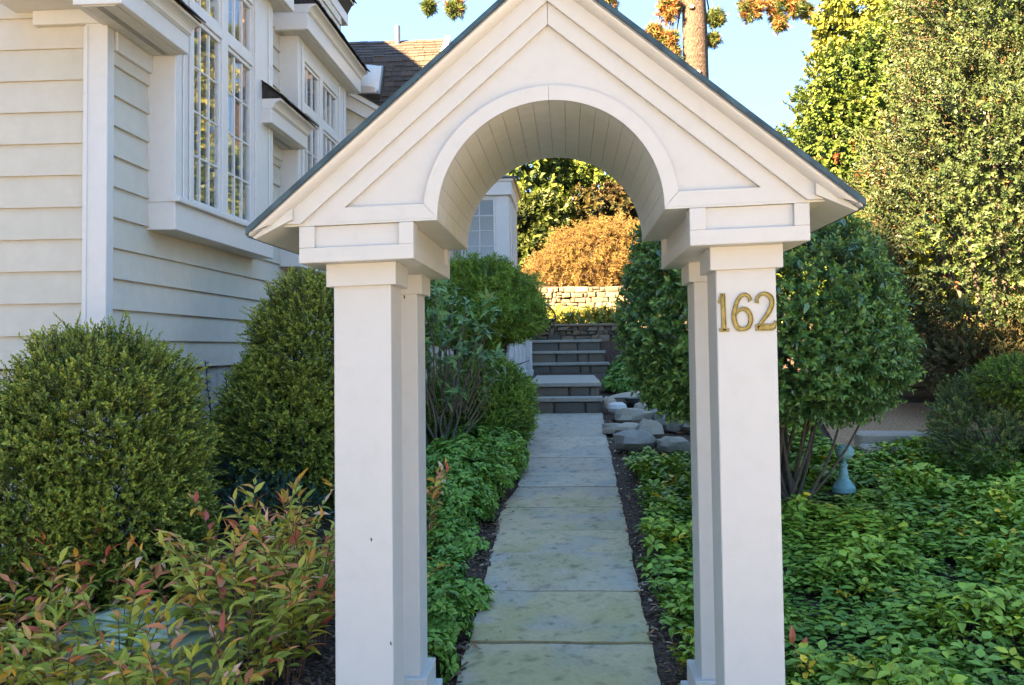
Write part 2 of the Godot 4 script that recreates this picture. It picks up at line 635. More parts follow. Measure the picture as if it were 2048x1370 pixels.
	M.drive = mat(lin(0.52, 0.465, 0.37), 0.9, noise_tex(0.03, Color(0.75, 0.75, 0.74), Color(1, 1, 1), 512, 5, 91), 1.0)
	M.cut_wood = mat(lin(0.42, 0.28, 0.16), 0.8)

# ---------------------------------------------------------------- ground
func ground() -> void:
	var xs: Array[float] = []
	var ds: Array[float] = []
	for s in [[-260.0, -40.0, 20.0], [-40.0, -8.0, 2.0], [-8.0, 8.0, 0.25], [8.0, 40.0, 2.0], [40.0, 261.0, 20.0]]:
		var x: float = s[0]
		while x < s[1] - 0.01:
			xs.append(x)
			x += s[2]
	xs.append(260.0)
	for s in [[-220.0, -30.0, 20.0], [-30.0, -2.0, 2.0], [-2.0, 26.0, 0.25], [26.0, 60.0, 2.0], [60.0, 400.0, 20.0]]:
		var x: float = s[0]
		while x < s[1] - 0.01:
			ds.append(x)
			x += s[2]
	nz.seed = 5
	nz.frequency = 0.9
	var b := MB.new()
	var h := func(x: float, d: float) -> Vector3:
		var w := 0.0
		if d > 0.0 and d < 40.0 and absf(x) < 40.0:
			w = nz.get_noise_2d(x, d) * 0.03 - 0.02
		if x > -0.62 and x < 0.5 and d < 11.6:
			w = -0.035
		return Vector3(x, gy(x, d) + w, -d)
	for j in ds.size() - 1:
		for i in xs.size() - 1:
			var p: Vector3 = h.call(xs[i], ds[j])
			var q: Vector3 = h.call(xs[i + 1], ds[j])
			var r: Vector3 = h.call(xs[i + 1], ds[j + 1])
			var s: Vector3 = h.call(xs[i], ds[j + 1])
			# bare reddish mulch, and duller soil far away
			var cx := (xs[i] + xs[i + 1]) * 0.5
			var cd := (ds[j] + ds[j + 1]) * 0.5
			b.col = Color(1, 1, 1)
			if absf(cx) > 12.0 or cd > 24.0 or cd < -12.0:
				b.col = Color(0.55, 0.8, 0.45)
			var nn := (q - p).cross(s - p)
			if nn.y < 0.0:
				nn = -nn
			nn = nn.normalized()
			b.tri(p, q, r, nn)
			b.tri(p, r, s, nn)
	structure("ground", b.mesh(), M.mulch)
	# reddish mulch of the side path
	b = MB.new()
	for i in 16:
		for j in 20:
			var f := func(u: int, w: int) -> Vector3:
				var d := 8.95 + w * 0.26
				var x := lerpf(2.5 + (d - 9.0) * 0.16, 4.3 + (d - 9.0) * 0.55, u / 16.0)
				return Vector3(x, gy(x, d) + 0.03 + nz.get_noise_2d(x * 2.0, d * 2.0) * 0.02, -d)
			var p: Vector3 = f.call(i, j)
			var q: Vector3 = f.call(i + 1, j)
			var r: Vector3 = f.call(i + 1, j + 1)
			var s: Vector3 = f.call(i, j + 1)
			b.quad(p, q, r, s, Vector3(0, 1, 0.1).normalized())
	structure("side_path", b.mesh(), M.red_mulch)
	# the sunlit drive behind the photographer
	b = MB.new()
	for k in 25:
		var d0 := 2.0 - k * 1.0
		var d1 := d0 - 1.0
		b.quad(Vector3(-16, gy(0, d0) + 0.03, -d0), Vector3(22, gy(0, d0) + 0.03, -d0), Vector3(22, gy(0, d1) + 0.03, -d1), Vector3(-16, gy(0, d1) + 0.03, -d1), Vector3.UP)
	structure("driveway", b.mesh(), M.drive)
	# bark chips and dead leaves on the beds
	rng.seed = 77
	var cb := MB.new()
	cb.box(Transform3D(), Vector3(0.034, 0.005, 0.011), 0.002)
	var xf := []
	var cs := []
	for i in 9000:
		var left := rng.randf() < 0.68
		var x := rf(-1.5, -0.5) if left else rf(0.38, 1.0)
		var d := rf(3.2, 9.5)
		if not left and rng.randf() < 0.5:
			d = rf(3.2, 6.5)
		if rng.randf() < 0.15:
			x = rf(-2.9, -1.2)
			d = rf(4.2, 7.5)
		var y := gy(x, d) + rf(-0.012, 0.022)
		var e := Basis.from_euler(Vector3(rf(-0.5, 0.5), rf(0, TAU), rf(-0.5, 0.5)))
		xf.append(Transform3D(e.scaled(Vector3.ONE * rf(0.4, 1.4)), Vector3(x, y, -d)))
		var k := rf(0.5, 1.5)
		cs.append(Color(0.10 * k, 0.064 * k, 0.044 * k) if rng.randf() < 0.88 else Color(0.3 * k, 0.24 * k, 0.17 * k))
	var o := many(self, "bark_mulch", cb.mesh(), M.chip, xf, cs)
	tag(o, "dark brown bark chips strewn over the beds beside the slab path", "mulch")
	# dead leaves
	var lb := MB.new()
	lb.leaf(Vector3(0, 0, -0.02), Vector3.BACK, Vector3.UP, 0.045, 0.022, 0.25, -0.2)
	xf = []
	cs = []
	for i in 1100:
		var x := rf(-1.3, -0.42) if rng.randf() < 0.5 else rf(0.36, 0.8)
		if rng.randf() < 0.3:
			x = rf(2.5, 4.6)
		var d := rf(3.6, 11.0) if absf(x) < 2.0 else rf(8.5, 14.0)
		xf.append(Transform3D(Basis.from_euler(Vector3(rf(-0.4, 0.4), rf(0, TAU), rf(-0.4, 0.4))).scaled(Vector3.ONE * rf(0.5, 1.2)), Vector3(x, gy(x, d) + rf(0.0, 0.02), -d)))
		var k := rf(0.6, 1.3)
		cs.append([Color(0.28 * k, 0.14 * k, 0.05 * k), Color(0.35 * k, 0.27 * k, 0.12 * k), Color(0.16 * k, 0.08 * k, 0.04 * k)][i % 3])
	o = many(self, "leaf_litter", lb.mesh(), M.leaf, xf, cs)
	# crumbs of leaf and soil lying on the slabs
	xf = []
	cs = []
	for i in 130:
		var d := rf(5.4, 6.0) if rng.randf() < 0.6 else rf(4.0, 10.5)
		var x := rf(-0.48, -0.05) if d < 6.05 and d > 5.35 and rng.randf() < 0.75 else rf(-0.45, 0.34)
		xf.append(Transform3D(Basis.from_euler(Vector3(rf(-0.2, 0.2), rf(0, TAU), rf(-0.2, 0.2))).scaled(Vector3.ONE * rf(0.12, 0.42)), Vector3(x, -0.31 + 0.1 * d + 0.009, -d)))
		var k := rf(0.6, 1.3)
		cs.append(Color(0.05 * k, 0.035 * k, 0.025 * k) if i % 5 else Color(0.3 * k, 0.2 * k, 0.08 * k))
	var cr := many(self, "path_debris", lb.mesh(), M.leaf, xf, cs)
	tag(cr, "dark crumbs and bits of leaf lying on the path slabs", "leaf litter")
	tag(o, "dry brown fallen leaves scattered along the edges of the path", "leaf litter")

# ---------------------------------------------------------------- path of slabs
func path() -> void:
	var root := Node3D.new()
	root.name = "path"
	add_child(root)
	root.set_meta("kind", "structure")
	var bed := MB.new()
	for k in 24:
		var d0 := 1.3 + k * 0.42
		var d1 := d0 + 0.42
		bed.quad(Vector3(-0.56, gy(0, d0) - 0.028, -d0), Vector3(0.44, gy(0, d0) - 0.028, -d0), Vector3(0.44, gy(0, d1) - 0.028, -d1), Vector3(-0.56, gy(0, d1) - 0.028, -d1), Vector3.UP)
	put(root, "path_bed", bed.mesh(), M.mulch)
	var seams := [1.30, 2.05, 2.66, 3.30, 3.98, 4.68, 5.37, 6.06, 6.56, 7.15, 7.75, 8.24, 8.85, 9.86, 11.30]
	var tint := [Color(0.30, 0.30, 0.235), Color(0.30, 0.30, 0.235), Color(0.30, 0.31, 0.24), Color(0.31, 0.32, 0.24), Color(0.31, 0.325, 0.25), Color(0.31, 0.325, 0.235), Color(0.30, 0.325, 0.285), Color(0.33, 0.335, 0.26), Color(0.33, 0.33, 0.26), Color(0.35, 0.345, 0.28), Color(0.31, 0.335, 0.32), Color(0.30, 0.32, 0.31), Color(0.315, 0.335, 0.325), Color(0.285, 0.315, 0.31)]
	var nz2 := FastNoiseLite.new()
	nz2.seed = 8
	nz2.frequency = 1.3
	nz2.fractal_octaves = 4
	for i in seams.size() - 1:
		rng.seed = 900 + i
		var d0: float = seams[i] + 0.006
		var d1: float = seams[i + 1] - 0.006
		var xl0 := -0.515 if d0 < 7.3 else -0.435
		var xl1 := -0.515 if d1 < 7.3 else -0.435
		xl0 += rf(-0.012, 0.012)
		xl1 += rf(-0.012, 0.012)
		var xr0 := 0.38 + rf(-0.008, 0.008)
		var xr1 := 0.38 + rf(-0.008, 0.008)
		var lift := rf(-0.005, 0.006)
		var tx := rf(-0.004, 0.004)
		var b := MB.new()
		var nx := 24
		var nd := 18
		var P := func(a: int, e: int, top: bool) -> Vector3:
			var u := a / float(nx)
			var w := e / float(nd)
			var d := lerpf(d0, d1, w)
			var x := lerpf(lerpf(xl0, xl1, w), lerpf(xr0, xr1, w), u)
			if a == 0 or a == nx:
				x += nz2.get_noise_2d(d * 4.0, a * 9.0) * 0.012
			if e == 0 or e == nd:
				d += nz2.get_noise_2d(x * 4.0, e * 5.0 + i) * 0.006
			var y := -0.31 + 0.1 * d + lift + tx * (u - 0.5) + nz2.get_noise_2d(x * 1.5, d * 1.5) * 0.004
			if a == 0 or a == nx or e == 0 or e == nd:
				y -= 0.006
			return Vector3(x, y if top else y - 0.045, -d)
		var T: Color = tint[i] * Color(1.58, 1.24, 0.97) * rf(0.9, 1.08)
		var colr := func(p: Vector3) -> Color:
			var moss := smoothstep(0.05, 0.38, nz2.get_noise_2d(p.x * 1.2 + 3.0 + i * 2.3, p.z * 1.2) + 0.16 - absf(p.x + 0.2) * 0.25)
			var blue := smoothstep(0.0, 0.28, nz2.get_noise_2d(p.x * 1.1 - 20.0 + i * 3.7, p.z * 1.3 + 9.0))
			var cc := T.lerp(Color(0.36, 0.345, 0.295), blue * 0.6)
			if p.z > -7.4:
				cc = cc.lerp(Color(0.36, 0.33, 0.13), moss * 0.42)
			var dirt := smoothstep(0.3, 0.6, nz2.get_noise_2d(p.x * 5.0, p.z * 5.0))
			return cc * (1.0 - 0.4 * dirt)
		for a in nx:
			for e in nd:
				var p: Vector3 = P.call(a, e, true)
				var q: Vector3 = P.call(a + 1, e, true)
				var r: Vector3 = P.call(a + 1, e + 1, true)
				var s: Vector3 = P.call(a, e + 1, true)
				var c0: Color = colr.call(p)
				var c1: Color = colr.call(q)
				var c2: Color = colr.call(r)
				var c3: Color = colr.call(s)
				var nn := Vector3(0, 1, 0.1).normalized()
				var st := b.c.size()
				b.tri(p, q, r, nn)
				b.tri(p, r, s, nn)
				for k in range(st, b.c.size()):
					var vv := b.v[k]
					b.c[k] = c0 if vv == p else (c1 if vv == q else (c2 if vv == r else c3))
		b.col = T * 0.8
		for a in nx:
			for e in [0, nd]:
				b.quad(P.call(a, e, true), P.call(a + 1, e, true), P.call(a + 1, e, false), P.call(a, e, false), Vector3(0, 0, 1.0 if e == 0 else -1.0))
		for e in nd:
			for a in [0, nx]:
				b.quad(P.call(a, e, true), P.call(a, e + 1, true), P.call(a, e + 1, false), P.call(a, e, false), Vector3(-1.0 if a == 0 else 1.0, 0, 0))
		put(root, "slab", b.mesh(), M.slab)
	# a crack in one slab
	var cr := MB.new()
	var pts := PackedVector3Array()
	var rad := PackedFloat32Array()
	for k in 12:
		var t := k / 11.0
		var x := lerpf(-0.19, 0.02, pow(t, 0.75))
		var d := lerpf(4.86, 5.33, t)
		pts.append(Vector3(x + sin(t * 11.0) * 0.006, -0.31 + 0.1 * d - 0.0005, -d))
		rad.append(0.0022 * (0.5 + sin(t * PI)))
	cr.tube(pts, rad, 5)
	put(root, "crack", cr.mesh(), M.mulch)

# ---------------------------------------------------------------- steps
func stone_at(b: MB, x0: float, x1: float, y0: float, y1: float, z0: float, z1: float, j: float) -> void:
	# a rough block: eight shaken corners and chamfered front edges
	var pr: Array[Vector3] = []
	for z in [z0, z1]:
		for q in [[x0, y0], [x1, y0], [x1, y1], [x0, y1]]:
			pr.append(Vector3(q[0] + rf(-j, j), q[1] + rf(-j, j), z + (rf(-j, j) if z == z1 else 0.0)))
	var cen := (pr[4] + pr[5] + pr[6] + pr[7]) * 0.25
	var fr: Array[Vector3] = []
	var ch := minf(0.02, (y1 - y0) * 0.16)
	for k in 4:
		var p := pr[4 + k]
		var inn := p.lerp(cen, clampf(ch / p.distance_to(cen), 0.0, 0.4))
		fr.append(inn + Vector3(0, 0, rf(0.0, j * 0.6)))
		pr[4 + k] = p - Vector3(0, 0, ch * 0.8)
	var cc := (fr[0] + fr[1] + fr[2] + fr[3]) * 0.25 + Vector3(0, 0, rf(0.0, j))
	for k in 4:
		var k2 := (k + 1) % 4
		b.tri(fr[k], fr[k2], cc, ((fr[k2] - fr[k]).cross(cc - fr[k])).normalized())
		var nn := (fr[k2] - fr[k]).cross(pr[4 + k] - fr[k]).normalized()
		if nn.dot((fr[k] + fr[k2]) * 0.5 - cen) < 0.0:
			nn = -nn
		b.quad(fr[k], fr[k2], pr[4 + k2], pr[4 + k], nn)
		var n2 := (pr[4 + k2] - pr[4 + k]).cross(pr[k] - pr[4 + k]).normalized()
		if n2.dot((pr[k] + pr[k2]) * 0.5 - (pr[0] + pr[2]) * 0.5) < 0.0:
			n2 = -n2
		b.quad(pr[4 + k], pr[4 + k2], pr[k2], pr[k], n2)

func flight(root: Node3D, x0: float, x1: float, d: float, y0: float, y1: float, dtread: float, thick: float, sd: int) -> void:
	rng.seed = sd
	var core := MB.new()
	core.bx(x0 + 0.02, x1 - 0.02, y0 - 0.25, y1 - thick - 0.004, -(d + dtread + 0.3), -(d + 0.05))
	put(root, "riser_backing", core.mesh(), M.mortar)
	var x := x0
	while x < x1 - 0.02:
		var w := minf(rf(0.14, 0.62), x1 - x)
		if x1 - x - w < 0.1:
			w = x1 - x
		var b := MB.new()
		stone_at(b, x + 0.004, x + w - 0.004, y0 - 0.02, y1 - thick - 0.002, -(d + 0.06), -d, 0.006)
		put(root, "riser_stone", b.mesh(), M.riser[rng.randi() % 4])
		x += w
	var t := MB.new()
	t.bx(x0 - 0.02, x1 + 0.02, y1 - thick, y1, -(d + dtread + 0.02), -(d - 0.035), 0.006)
	put(root, "tread", t.mesh(), M.bluestone)

func steps() -> void:
	var root := thing("garden_steps", "dark stone steps with blue-grey slab treads climbing from the path to the terrace", "steps", Vector3.ZERO)
	flight(root, -0.49, 0.375, 11.28, 0.80, 1.00, 0.34, 0.05, 1)
	flight(root, -0.49, 0.365, 11.60, 1.00, 1.165, 3.5, 0.05, 2)
	for k in 3:
		flight(root, -0.75, 0.62 - k * 0.05, 15.0 + k * 0.33, 1.17 + k * 0.185, 1.17 + (k + 1) * 0.185, 0.36 if k < 2 else 0.6, 0.045, 10 + k)
	# rough stones at the right end of the upper flight
	rng.seed = 15
	for k in 7:
		var b := MB.new()
		var x := 0.66 + rf(0.0, 0.5)
		var y := 1.0 + rf(0.0, 0.45)
		stone_at(b, x - 0.1, x + 0.1, y - 0.06, y + 0.06, -15.4, -14.9 - rf(0, 0.2), 0.02)
		put(root, "side_stone", b.mesh(), M.riser[k % 4])

func rubble(root: Node3D, x0: float, x1: float, y0: float, y1: float, d: float, hmin: float, hmax: float, sd: int) -> void:
	rng.seed = sd
	var core := MB.new()
	core.bx(x0, x1, y0 - 0.2, y1 - 0.01, -(d + 0.4), -(d + 0.05))
	put(root, "wall_core", core.mesh(), M.mortar)
	var y := y0
	while y < y1 - 0.02:
		var hh := minf(rf(hmin, hmax), y1 - y)
		if y1 - y - hh < hmin * 0.6:
			hh = y1 - y
		var x := x0 - rf(0, 0.1)
		while x < x1:
			var w := hh * rf(0.7, 2.6)
			var b := MB.new()
			if rng.randf() < 0.25 and hh > hmin * 1.2:
				var sp := hh * rf(0.4, 0.6)
				stone_at(b, x + 0.005, x + w - 0.005, y + 0.004, y + sp - 0.004, -(d + 0.12), -d + rf(-0.02, 0.02), 0.012)
				put(root, "stone", b.mesh(), M.wallstone[rng.randi() % 5])
				b = MB.new()
				stone_at(b, x + 0.005, x + w - 0.005, y + sp + 0.004, y + hh - 0.004, -(d + 0.12), -d + rf(-0.02, 0.02), 0.012)
			else:
				stone_at(b, x + 0.005, x + w - 0.005, y + 0.004, y + hh - 0.004, -(d + 0.12), -d + rf(-0.025, 0.025), 0.016)
			put(root, "stone", b.mesh(), M.wallstone[rng.randi() % 5])
			x += w
		y += hh

func stone_walls() -> void:
	var a := thing("seat_wall", "low fieldstone seat wall with a flat stone cap at the head of the steps", "stone wall")
	rubble(a, -1.6, 1.0, 1.70, 2.0, 18.0, 0.055, 0.13, 21)
	rng.seed = 22
	var x := -2.25
	while x < 1.05:
		var w := rf(0.4, 0.7)
		var b := MB.new()
		b.bx(x, x + w - 0.008, 2.0, 2.045, -18.42, -17.95, 0.01)
		put(a, "cap_stone", b.mesh(), M.wallstone[rng.randi() % 3])
		x += w
	var u := thing("upper_stone_wall", "tall fieldstone retaining wall below the orange weeping maple", "stone wall")
	rubble(u, -1.7, 1.9, 1.98, 2.88, 20.0, 0.08, 0.17, 23)
	var r := thing("garden_wall", "low tan stone wall at the foot of the sunlit holly", "stone wall")
	rubble(r, 3.3, 7.0, 0.95, 1.85, 11.6, 0.16, 0.26, 25)
# ---------------------------------------------------------------- entrance arch
func ribbon(b: MB, pts: PackedVector2Array, ws: PackedFloat32Array, tr: Transform3D, h: float) -> void:
	var prof := [[-1.0, 0.0], [-1.0, 0.8], [-0.9, 1.0], [-0.68, 1.0], [-0.52, 0.5], [0.52, 0.5], [0.68, 1.0], [0.9, 1.0], [1.0, 0.8], [1.0, 0.0]]
	var prev: Array[Vector3] = []
	for i in pts.size():
		var t := (pts[mini(i + 1, pts.size() - 1)] - pts[maxi(i - 1, 0)]).normalized()
		var pp := Vector2(-t.y, t.x)
		var ring: Array[Vector3] = []
		for q in prof:
			var p: Vector2 = pts[i] + pp * ws[i] * float(q[0])
			ring.append(tr * Vector3(p.x, p.y, h * float(q[1])))
		if i > 0:
			for k in prof.size() - 1:
				var nn := (ring[k + 1] - ring[k]).cross(prev[k] - ring[k]).normalized()
				var mid := tr.affine_inverse() * ((ring[k] + ring[k + 1]) * 0.5)
				var want := tr.basis.z if k > 0 and k < 8 else tr.basis.x * signf(mid.x - pts[i].x + 0.00001)
				if k == 0 or k == 8:
					want = tr.basis * Vector3(pp.x, pp.y, 0) * (-1.0 if k == 0 else 1.0)
				if nn.dot(want) < 0.0:
					nn = -nn
				b.quad(prev[k], prev[k + 1], ring[k + 1], ring[k], nn)
		if i == 0 or i == pts.size() - 1:
			for k in prof.size() - 2:
				var dirn := tr.basis * Vector3(t.x, t.y, 0) * (-1.0 if i == 0 else 1.0)
				b.tri(ring[0], ring[k + 1], ring[k + 2], dirn.normalized())
		prev = ring

func catmull(p: Array, per := 8) -> PackedVector2Array:
	var out := PackedVector2Array()
	for i in p.size() - 1:
		var a: Vector2 = p[maxi(i - 1, 0)]
		var b: Vector2 = p[i]
		var c: Vector2 = p[i + 1]
		var d: Vector2 = p[mini(i + 2, p.size() - 1)]
		for k in per:
			out.append(b.cubic_interpolate(c, a, d, k / float(per)))
	out.append(p[p.size() - 1])
	return out

func digit(b: MB, which: int, tr: Transform3D, h: float) -> void:
	var strokes := []
	if which == 1:
		strokes = [[[Vector2(0.26, 0.76), Vector2(0.34, 0.83), Vector2(0.43, 0.99)], [0.035, 0.045, 0.05], 5],
			[[Vector2(0.47, 1.0), Vector2(0.47, 0.5), Vector2(0.47, 0.02)], [0.085, 0.085, 0.09], 3],
			[[Vector2(0.26, 0.03), Vector2(0.68, 0.03)], [0.035, 0.035], 2]]
	elif which == 6:
		strokes = [[[Vector2(0.86, 0.78), Vector2(0.80, 0.90), Vector2(0.60, 0.955), Vector2(0.35, 0.83), Vector2(0.17, 0.52), Vector2(0.15, 0.30), Vector2(0.27, 0.09), Vector2(0.50, 0.04), Vector2(0.74, 0.10), Vector2(0.85, 0.30), Vector2(0.75, 0.51), Vector2(0.52, 0.58), Vector2(0.30, 0.50), Vector2(0.2, 0.40)],
			[0.07, 0.05, 0.04, 0.06, 0.085, 0.09, 0.07, 0.045, 0.06, 0.085, 0.065, 0.042, 0.035, 0.02], 6]]
	else:
		strokes = [[[Vector2(0.17, 0.72), Vector2(0.20, 0.84), Vector2(0.36, 0.95), Vector2(0.58, 0.955), Vector2(0.79, 0.84), Vector2(0.80, 0.66), Vector2(0.64, 0.45), Vector2(0.40, 0.26), Vector2(0.16, 0.07)],
			[0.075, 0.05, 0.04, 0.05, 0.08, 0.085, 0.07, 0.05, 0.04], 6],
			[[Vector2(0.08, 0.07), Vector2(0.45, 0.075), Vector2(0.78, 0.075), Vector2(0.88, 0.11), Vector2(0.93, 0.24)], [0.065, 0.075, 0.075, 0.06, 0.03], 6]]
	for s in strokes:
		var pts := catmull(s[0], s[2])
		var ws := PackedFloat32Array()
		var wl: Array = s[1]
		for i in pts.size():
			var t := i / float(pts.size() - 1) * (wl.size() - 1)
			var k := mini(int(t), wl.size() - 2)
			ws.append(lerpf(wl[k], wl[k + 1], t - k) * h * 1.22)
		for i in pts.size():
			pts[i] = pts[i] * h
		ribbon(b, pts, ws, tr, 0.0075)

func arch() -> void:
	var base := Vector3(-0.056, gy(0, 3.55), -3.55)
	var root := thing("entrance_arch", "white gabled wooden entrance arch over the slab path, numbered 162 on a column", "garden arch", base)
	var off := Transform3D(Basis(), -base)
	var H := Transform3D(Basis(Vector3(1, 0.0272, 0), Vector3(0, 1, 0), Vector3(0, 0, 1)), Vector3(-0.0559, 1.6 - 0.0015, 0))  # the old head has settled a little to one side
	var OH := off * H
	var zc := -3.2137
	var xin := 0.556
	for s in [-1.0, 1.0]:
		for r in 2:
			var zf := zc if r == 0 else -3.779
			var xc: float = -0.0559 + s * 0.656
			var b := MB.new()
			b.bx(xc - 0.1, xc + 0.1, gy(0, -zf) - 0.05, 1.6 + 0.27 + 0.0272 * xc, zf - 0.2, zf, 0.003)
			var col := put(root, "column", b.mesh(), M.paint, off)
			b = MB.new()
			var lx: float = s * 0.656
			b.bx(lx - 0.1214, lx + 0.1214, 0.2396, 0.3185, zf - 0.2214, zf + 0.0214, 0.002)
			put(col, "collar", b.mesh(), M.paint, H)
			b = MB.new()
			var yb := 0.296 if r == 1 else 0.225
			b.bx(xc - 0.13, xc + 0.13, yb - 0.095, yb, zf - 0.23, zf + 0.03, 0.003)
			put(col, "upper_plinth", b.mesh(), M.paint)
			b = MB.new()
			b.bx(xc - 0.155, xc + 0.155, yb - 0.35, yb - 0.095, zf - 0.255, zf + 0.055, 0.003)
			put(col, "lower_plinth", b.mesh(), M.paint)
			if s > 0 and r == 0:
				var hgt := 0.127
				var xs := [0.487, 0.5475, 0.6225]
				for k in 3:
					b = MB.new()
					digit(b, [1, 6, 2][k], Transform3D(Basis(Vector3.BACK, 0.02) * Basis.from_scale(Vector3(0.62, 1, 1)), Vector3(xs[k], 1.647 + k * 0.001, zf + 0.001)), hgt)
					put(col, "digit", b.mesh(), M.brass)
		# capital: a box with a sunk panel on the front and on both sides
		var x0 := 0.4584
		var x1 := 0.8474
		var b := MB.new()
		var a0: float = s * x0
		var a1: float = s * x1
		var lo := minf(a0, a1)
		var hi := maxf(a0, a1)
		b.bx(lo + 0.016, hi - 0.016, 0.32, 0.441, -4.054, -3.124)
		var cap := put(root, "capital", b.mesh(), M.paint, OH)
		for q in [[lo, lo + 0.053, 0.3188, 0.4415, -3.13, -3.108], [hi - 0.05, hi, 0.3188, 0.4415, -3.13, -3.108]]:
			b = MB.new()
			b.bx(q[0], q[1], q[2] + 0.0495, q[3], q[4], q[5], 0.0015)
			put(cap, "stile", b.mesh(), M.paint)
		b = MB.new()
		b.bx(lo, hi, 0.3188, 0.3680, -3.13, -3.108, 0.0015)
		put(cap, "rail", b.mesh(), M.paint)
		b = MB.new()
		b.bx(lo, hi, 0.3188, 0.4415, -4.07, -4.05, 0.0015)
		put(cap, "back_board", b.mesh(), M.paint)
		for xx in [[lo, lo + 0.02], [hi - 0.02, hi]]:
			b = MB.new()
			b.bx(xx[0], xx[1], 0.3190, 0.3665, -4.0495, -3.1305, 0.001)
			put(cap, "rail", b.mesh(), M.paint)
			for zz in [[-3.20, -3.1305], [-4.0495, -4.0]]:
				b = MB.new()
				b.bx(xx[0], xx[1], 0.367, 0.4412, zz[0], zz[1], 0.001)
				put(cap, "stile", b.mesh(), M.paint)
		b = MB.new()
		b.bx(lo + 0.0005, hi - 0.0005, 0.3175, 0.3215, -4.069, -3.1095)
		put(cap, "underside", b.mesh(), M.ceiling)
	# chipped paint showing bare wood
	rng.seed = 71
	for q in [[-0.565, 1.78, 0], [0.528, 0.23, 1], [0.53, 0.20, 1], [0.545, 0.16, 1], [-0.685, 0.95, 0], [-0.62, 0.6, 0]]:
		var b := MB.new()
		var zz := -3.2137 if q[2] == 0 else -3.40
		var c := Vector3(q[0] - 0.0, q[1], zz + 0.0006)
		for k in 4:
			var a0 := TAU * k / 4.0 + rf(-0.3, 0.3)
			var a1 := TAU * (k + 1) / 4.0
			b.tri(c, c + Vector3(cos(a0) * 0.004, sin(a0) * 0.009, 0), c + Vector3(cos(a1) * 0.004, sin(a1) * 0.009, 0), Vector3.BACK)
		put(root, "paint_chip", b.mesh(), M.twig, off)
	# head of the arch
	var R := 0.378
	var YS := 0.449
	var seg := 36
	for f in 2:
		var zf := -3.108 if f == 0 else -4.04
		var poly := PackedVector2Array([Vector2(-0.86, YS), Vector2(-0.40, YS)])
		for k in range(0, seg + 1):
			var a := PI - PI * k / seg
			poly.append(Vector2(cos(a) * 0.40, YS + 0.001 + sin(a) * 0.40))
		poly.append_array(PackedVector2Array([Vector2(0.40, YS), Vector2(0.86, YS), Vector2(0.0, 1.19)]))
		var b := MB.new()
		b.prism(poly, Transform3D(Basis(), Vector3(0, 0, -3.155 if f == 0 else -4.03)), 0.026)
		var gable := put(root, "gable", b.mesh(), M.paint, OH)
		var zt := Transform3D(Basis(), Vector3(0, 0, -3.129 if f == 0 else -4.07))
		for s in [-1.0, 1.0]:
			poly = PackedVector2Array()
			for k in range(0, seg / 2 + 1):
				poly.append(Vector2(s * cos((PI * 0.5 - 0.0016) * k / (seg / 2.0)) * R, YS + sin((PI * 0.5 - 0.0016) * k / (seg / 2.0)) * R))
			for k in range(seg / 2, -1, -1):
				var a := (PI * 0.5 - 0.0016) * k / (seg / 2.0)
				a = maxf(a, 0.119)
				if k > 0 and a == 0.119 and k < 2:
					continue
				poly.append(Vector2(s * cos(a) * 0.427, YS + sin(a) * 0.427))
			b = MB.new()
			b.prism(poly, zt, 0.0215, true)
			put(gable, "arch_trim", b.mesh(), M.paint)
			b = MB.new()
			b.prism(PackedVector2Array([Vector2(s * 0.3795, YS), Vector2(s * 0.4255, YS + 0.0505), Vector2(s * 0.752, YS + 0.0505), Vector2(s * 0.812, YS)]), zt, 0.021)
			put(gable, "bottom_board", b.mesh(), M.paint)
			# raking boards: inner, middle, outer
			var rk := func(c0: float, c1: float, e0: float, e1: float) -> PackedVector2Array:
				return PackedVector2Array([Vector2(0.0008 * s, c0), Vector2(0.0008 * s, c1), Vector2(s * e1, c1 - 0.845 * e1), Vector2(s * e0, c0 - 0.845 * e0)])
			b = MB.new()
			b.prism(rk.call(1.084, 1.20, 0.753, 0.892), zt, 0.0213)
			put(gable, "raking_board", b.mesh(), M.paint)
			b = MB.new()
			b.prism(rk.call(1.157, 1.228, 0.838, 0.922), Transform3D(Basis(), Vector3(0, 0, -3.107 if f == 0 else -4.088)), 0.018)
			put(gable, "raking_board", b.mesh(), M.paint)
	var sb := MB.new()
	sb.bx(-0.3785, -0.93, YS - 0.0065, YS - 0.0005, -4.0695, -3.1085)
	var soffit := put(root, "arch_soffit", sb.mesh(), M.ceiling, OH)
	sb = MB.new()
	sb.bx(0.3785, 0.93, YS - 0.0065, YS - 0.0005, -4.0695, -3.1085)
	put(soffit, "soffit_board", sb.mesh(), M.ceiling)
	var np := 22
	for k in np:
		var a0 := PI * k / np + 0.0016
		var a1 := PI * (k + 1) / np - 0.0016
		var p := PackedVector2Array([Vector2(cos(a0) * R, YS + sin(a0) * R)])
		p.append(Vector2(cos((a0 + a1) * 0.5) * R, YS + sin((a0 + a1) * 0.5) * R))
		p.append(Vector2(cos(a1) * R, YS + sin(a1) * R))
		p.append(Vector2(cos(a1) * 0.395, YS + sin(a1) * 0.395))
		p.append(Vector2(cos(a0) * 0.395, YS + sin(a0) * 0.395))
		var b := MB.new()
		b.prism(p, Transform3D(Basis(), Vector3(0, 0, -4.066)), 0.955, true)
		put(soffit, "soffit_plank", b.mesh(), M.ceiling)
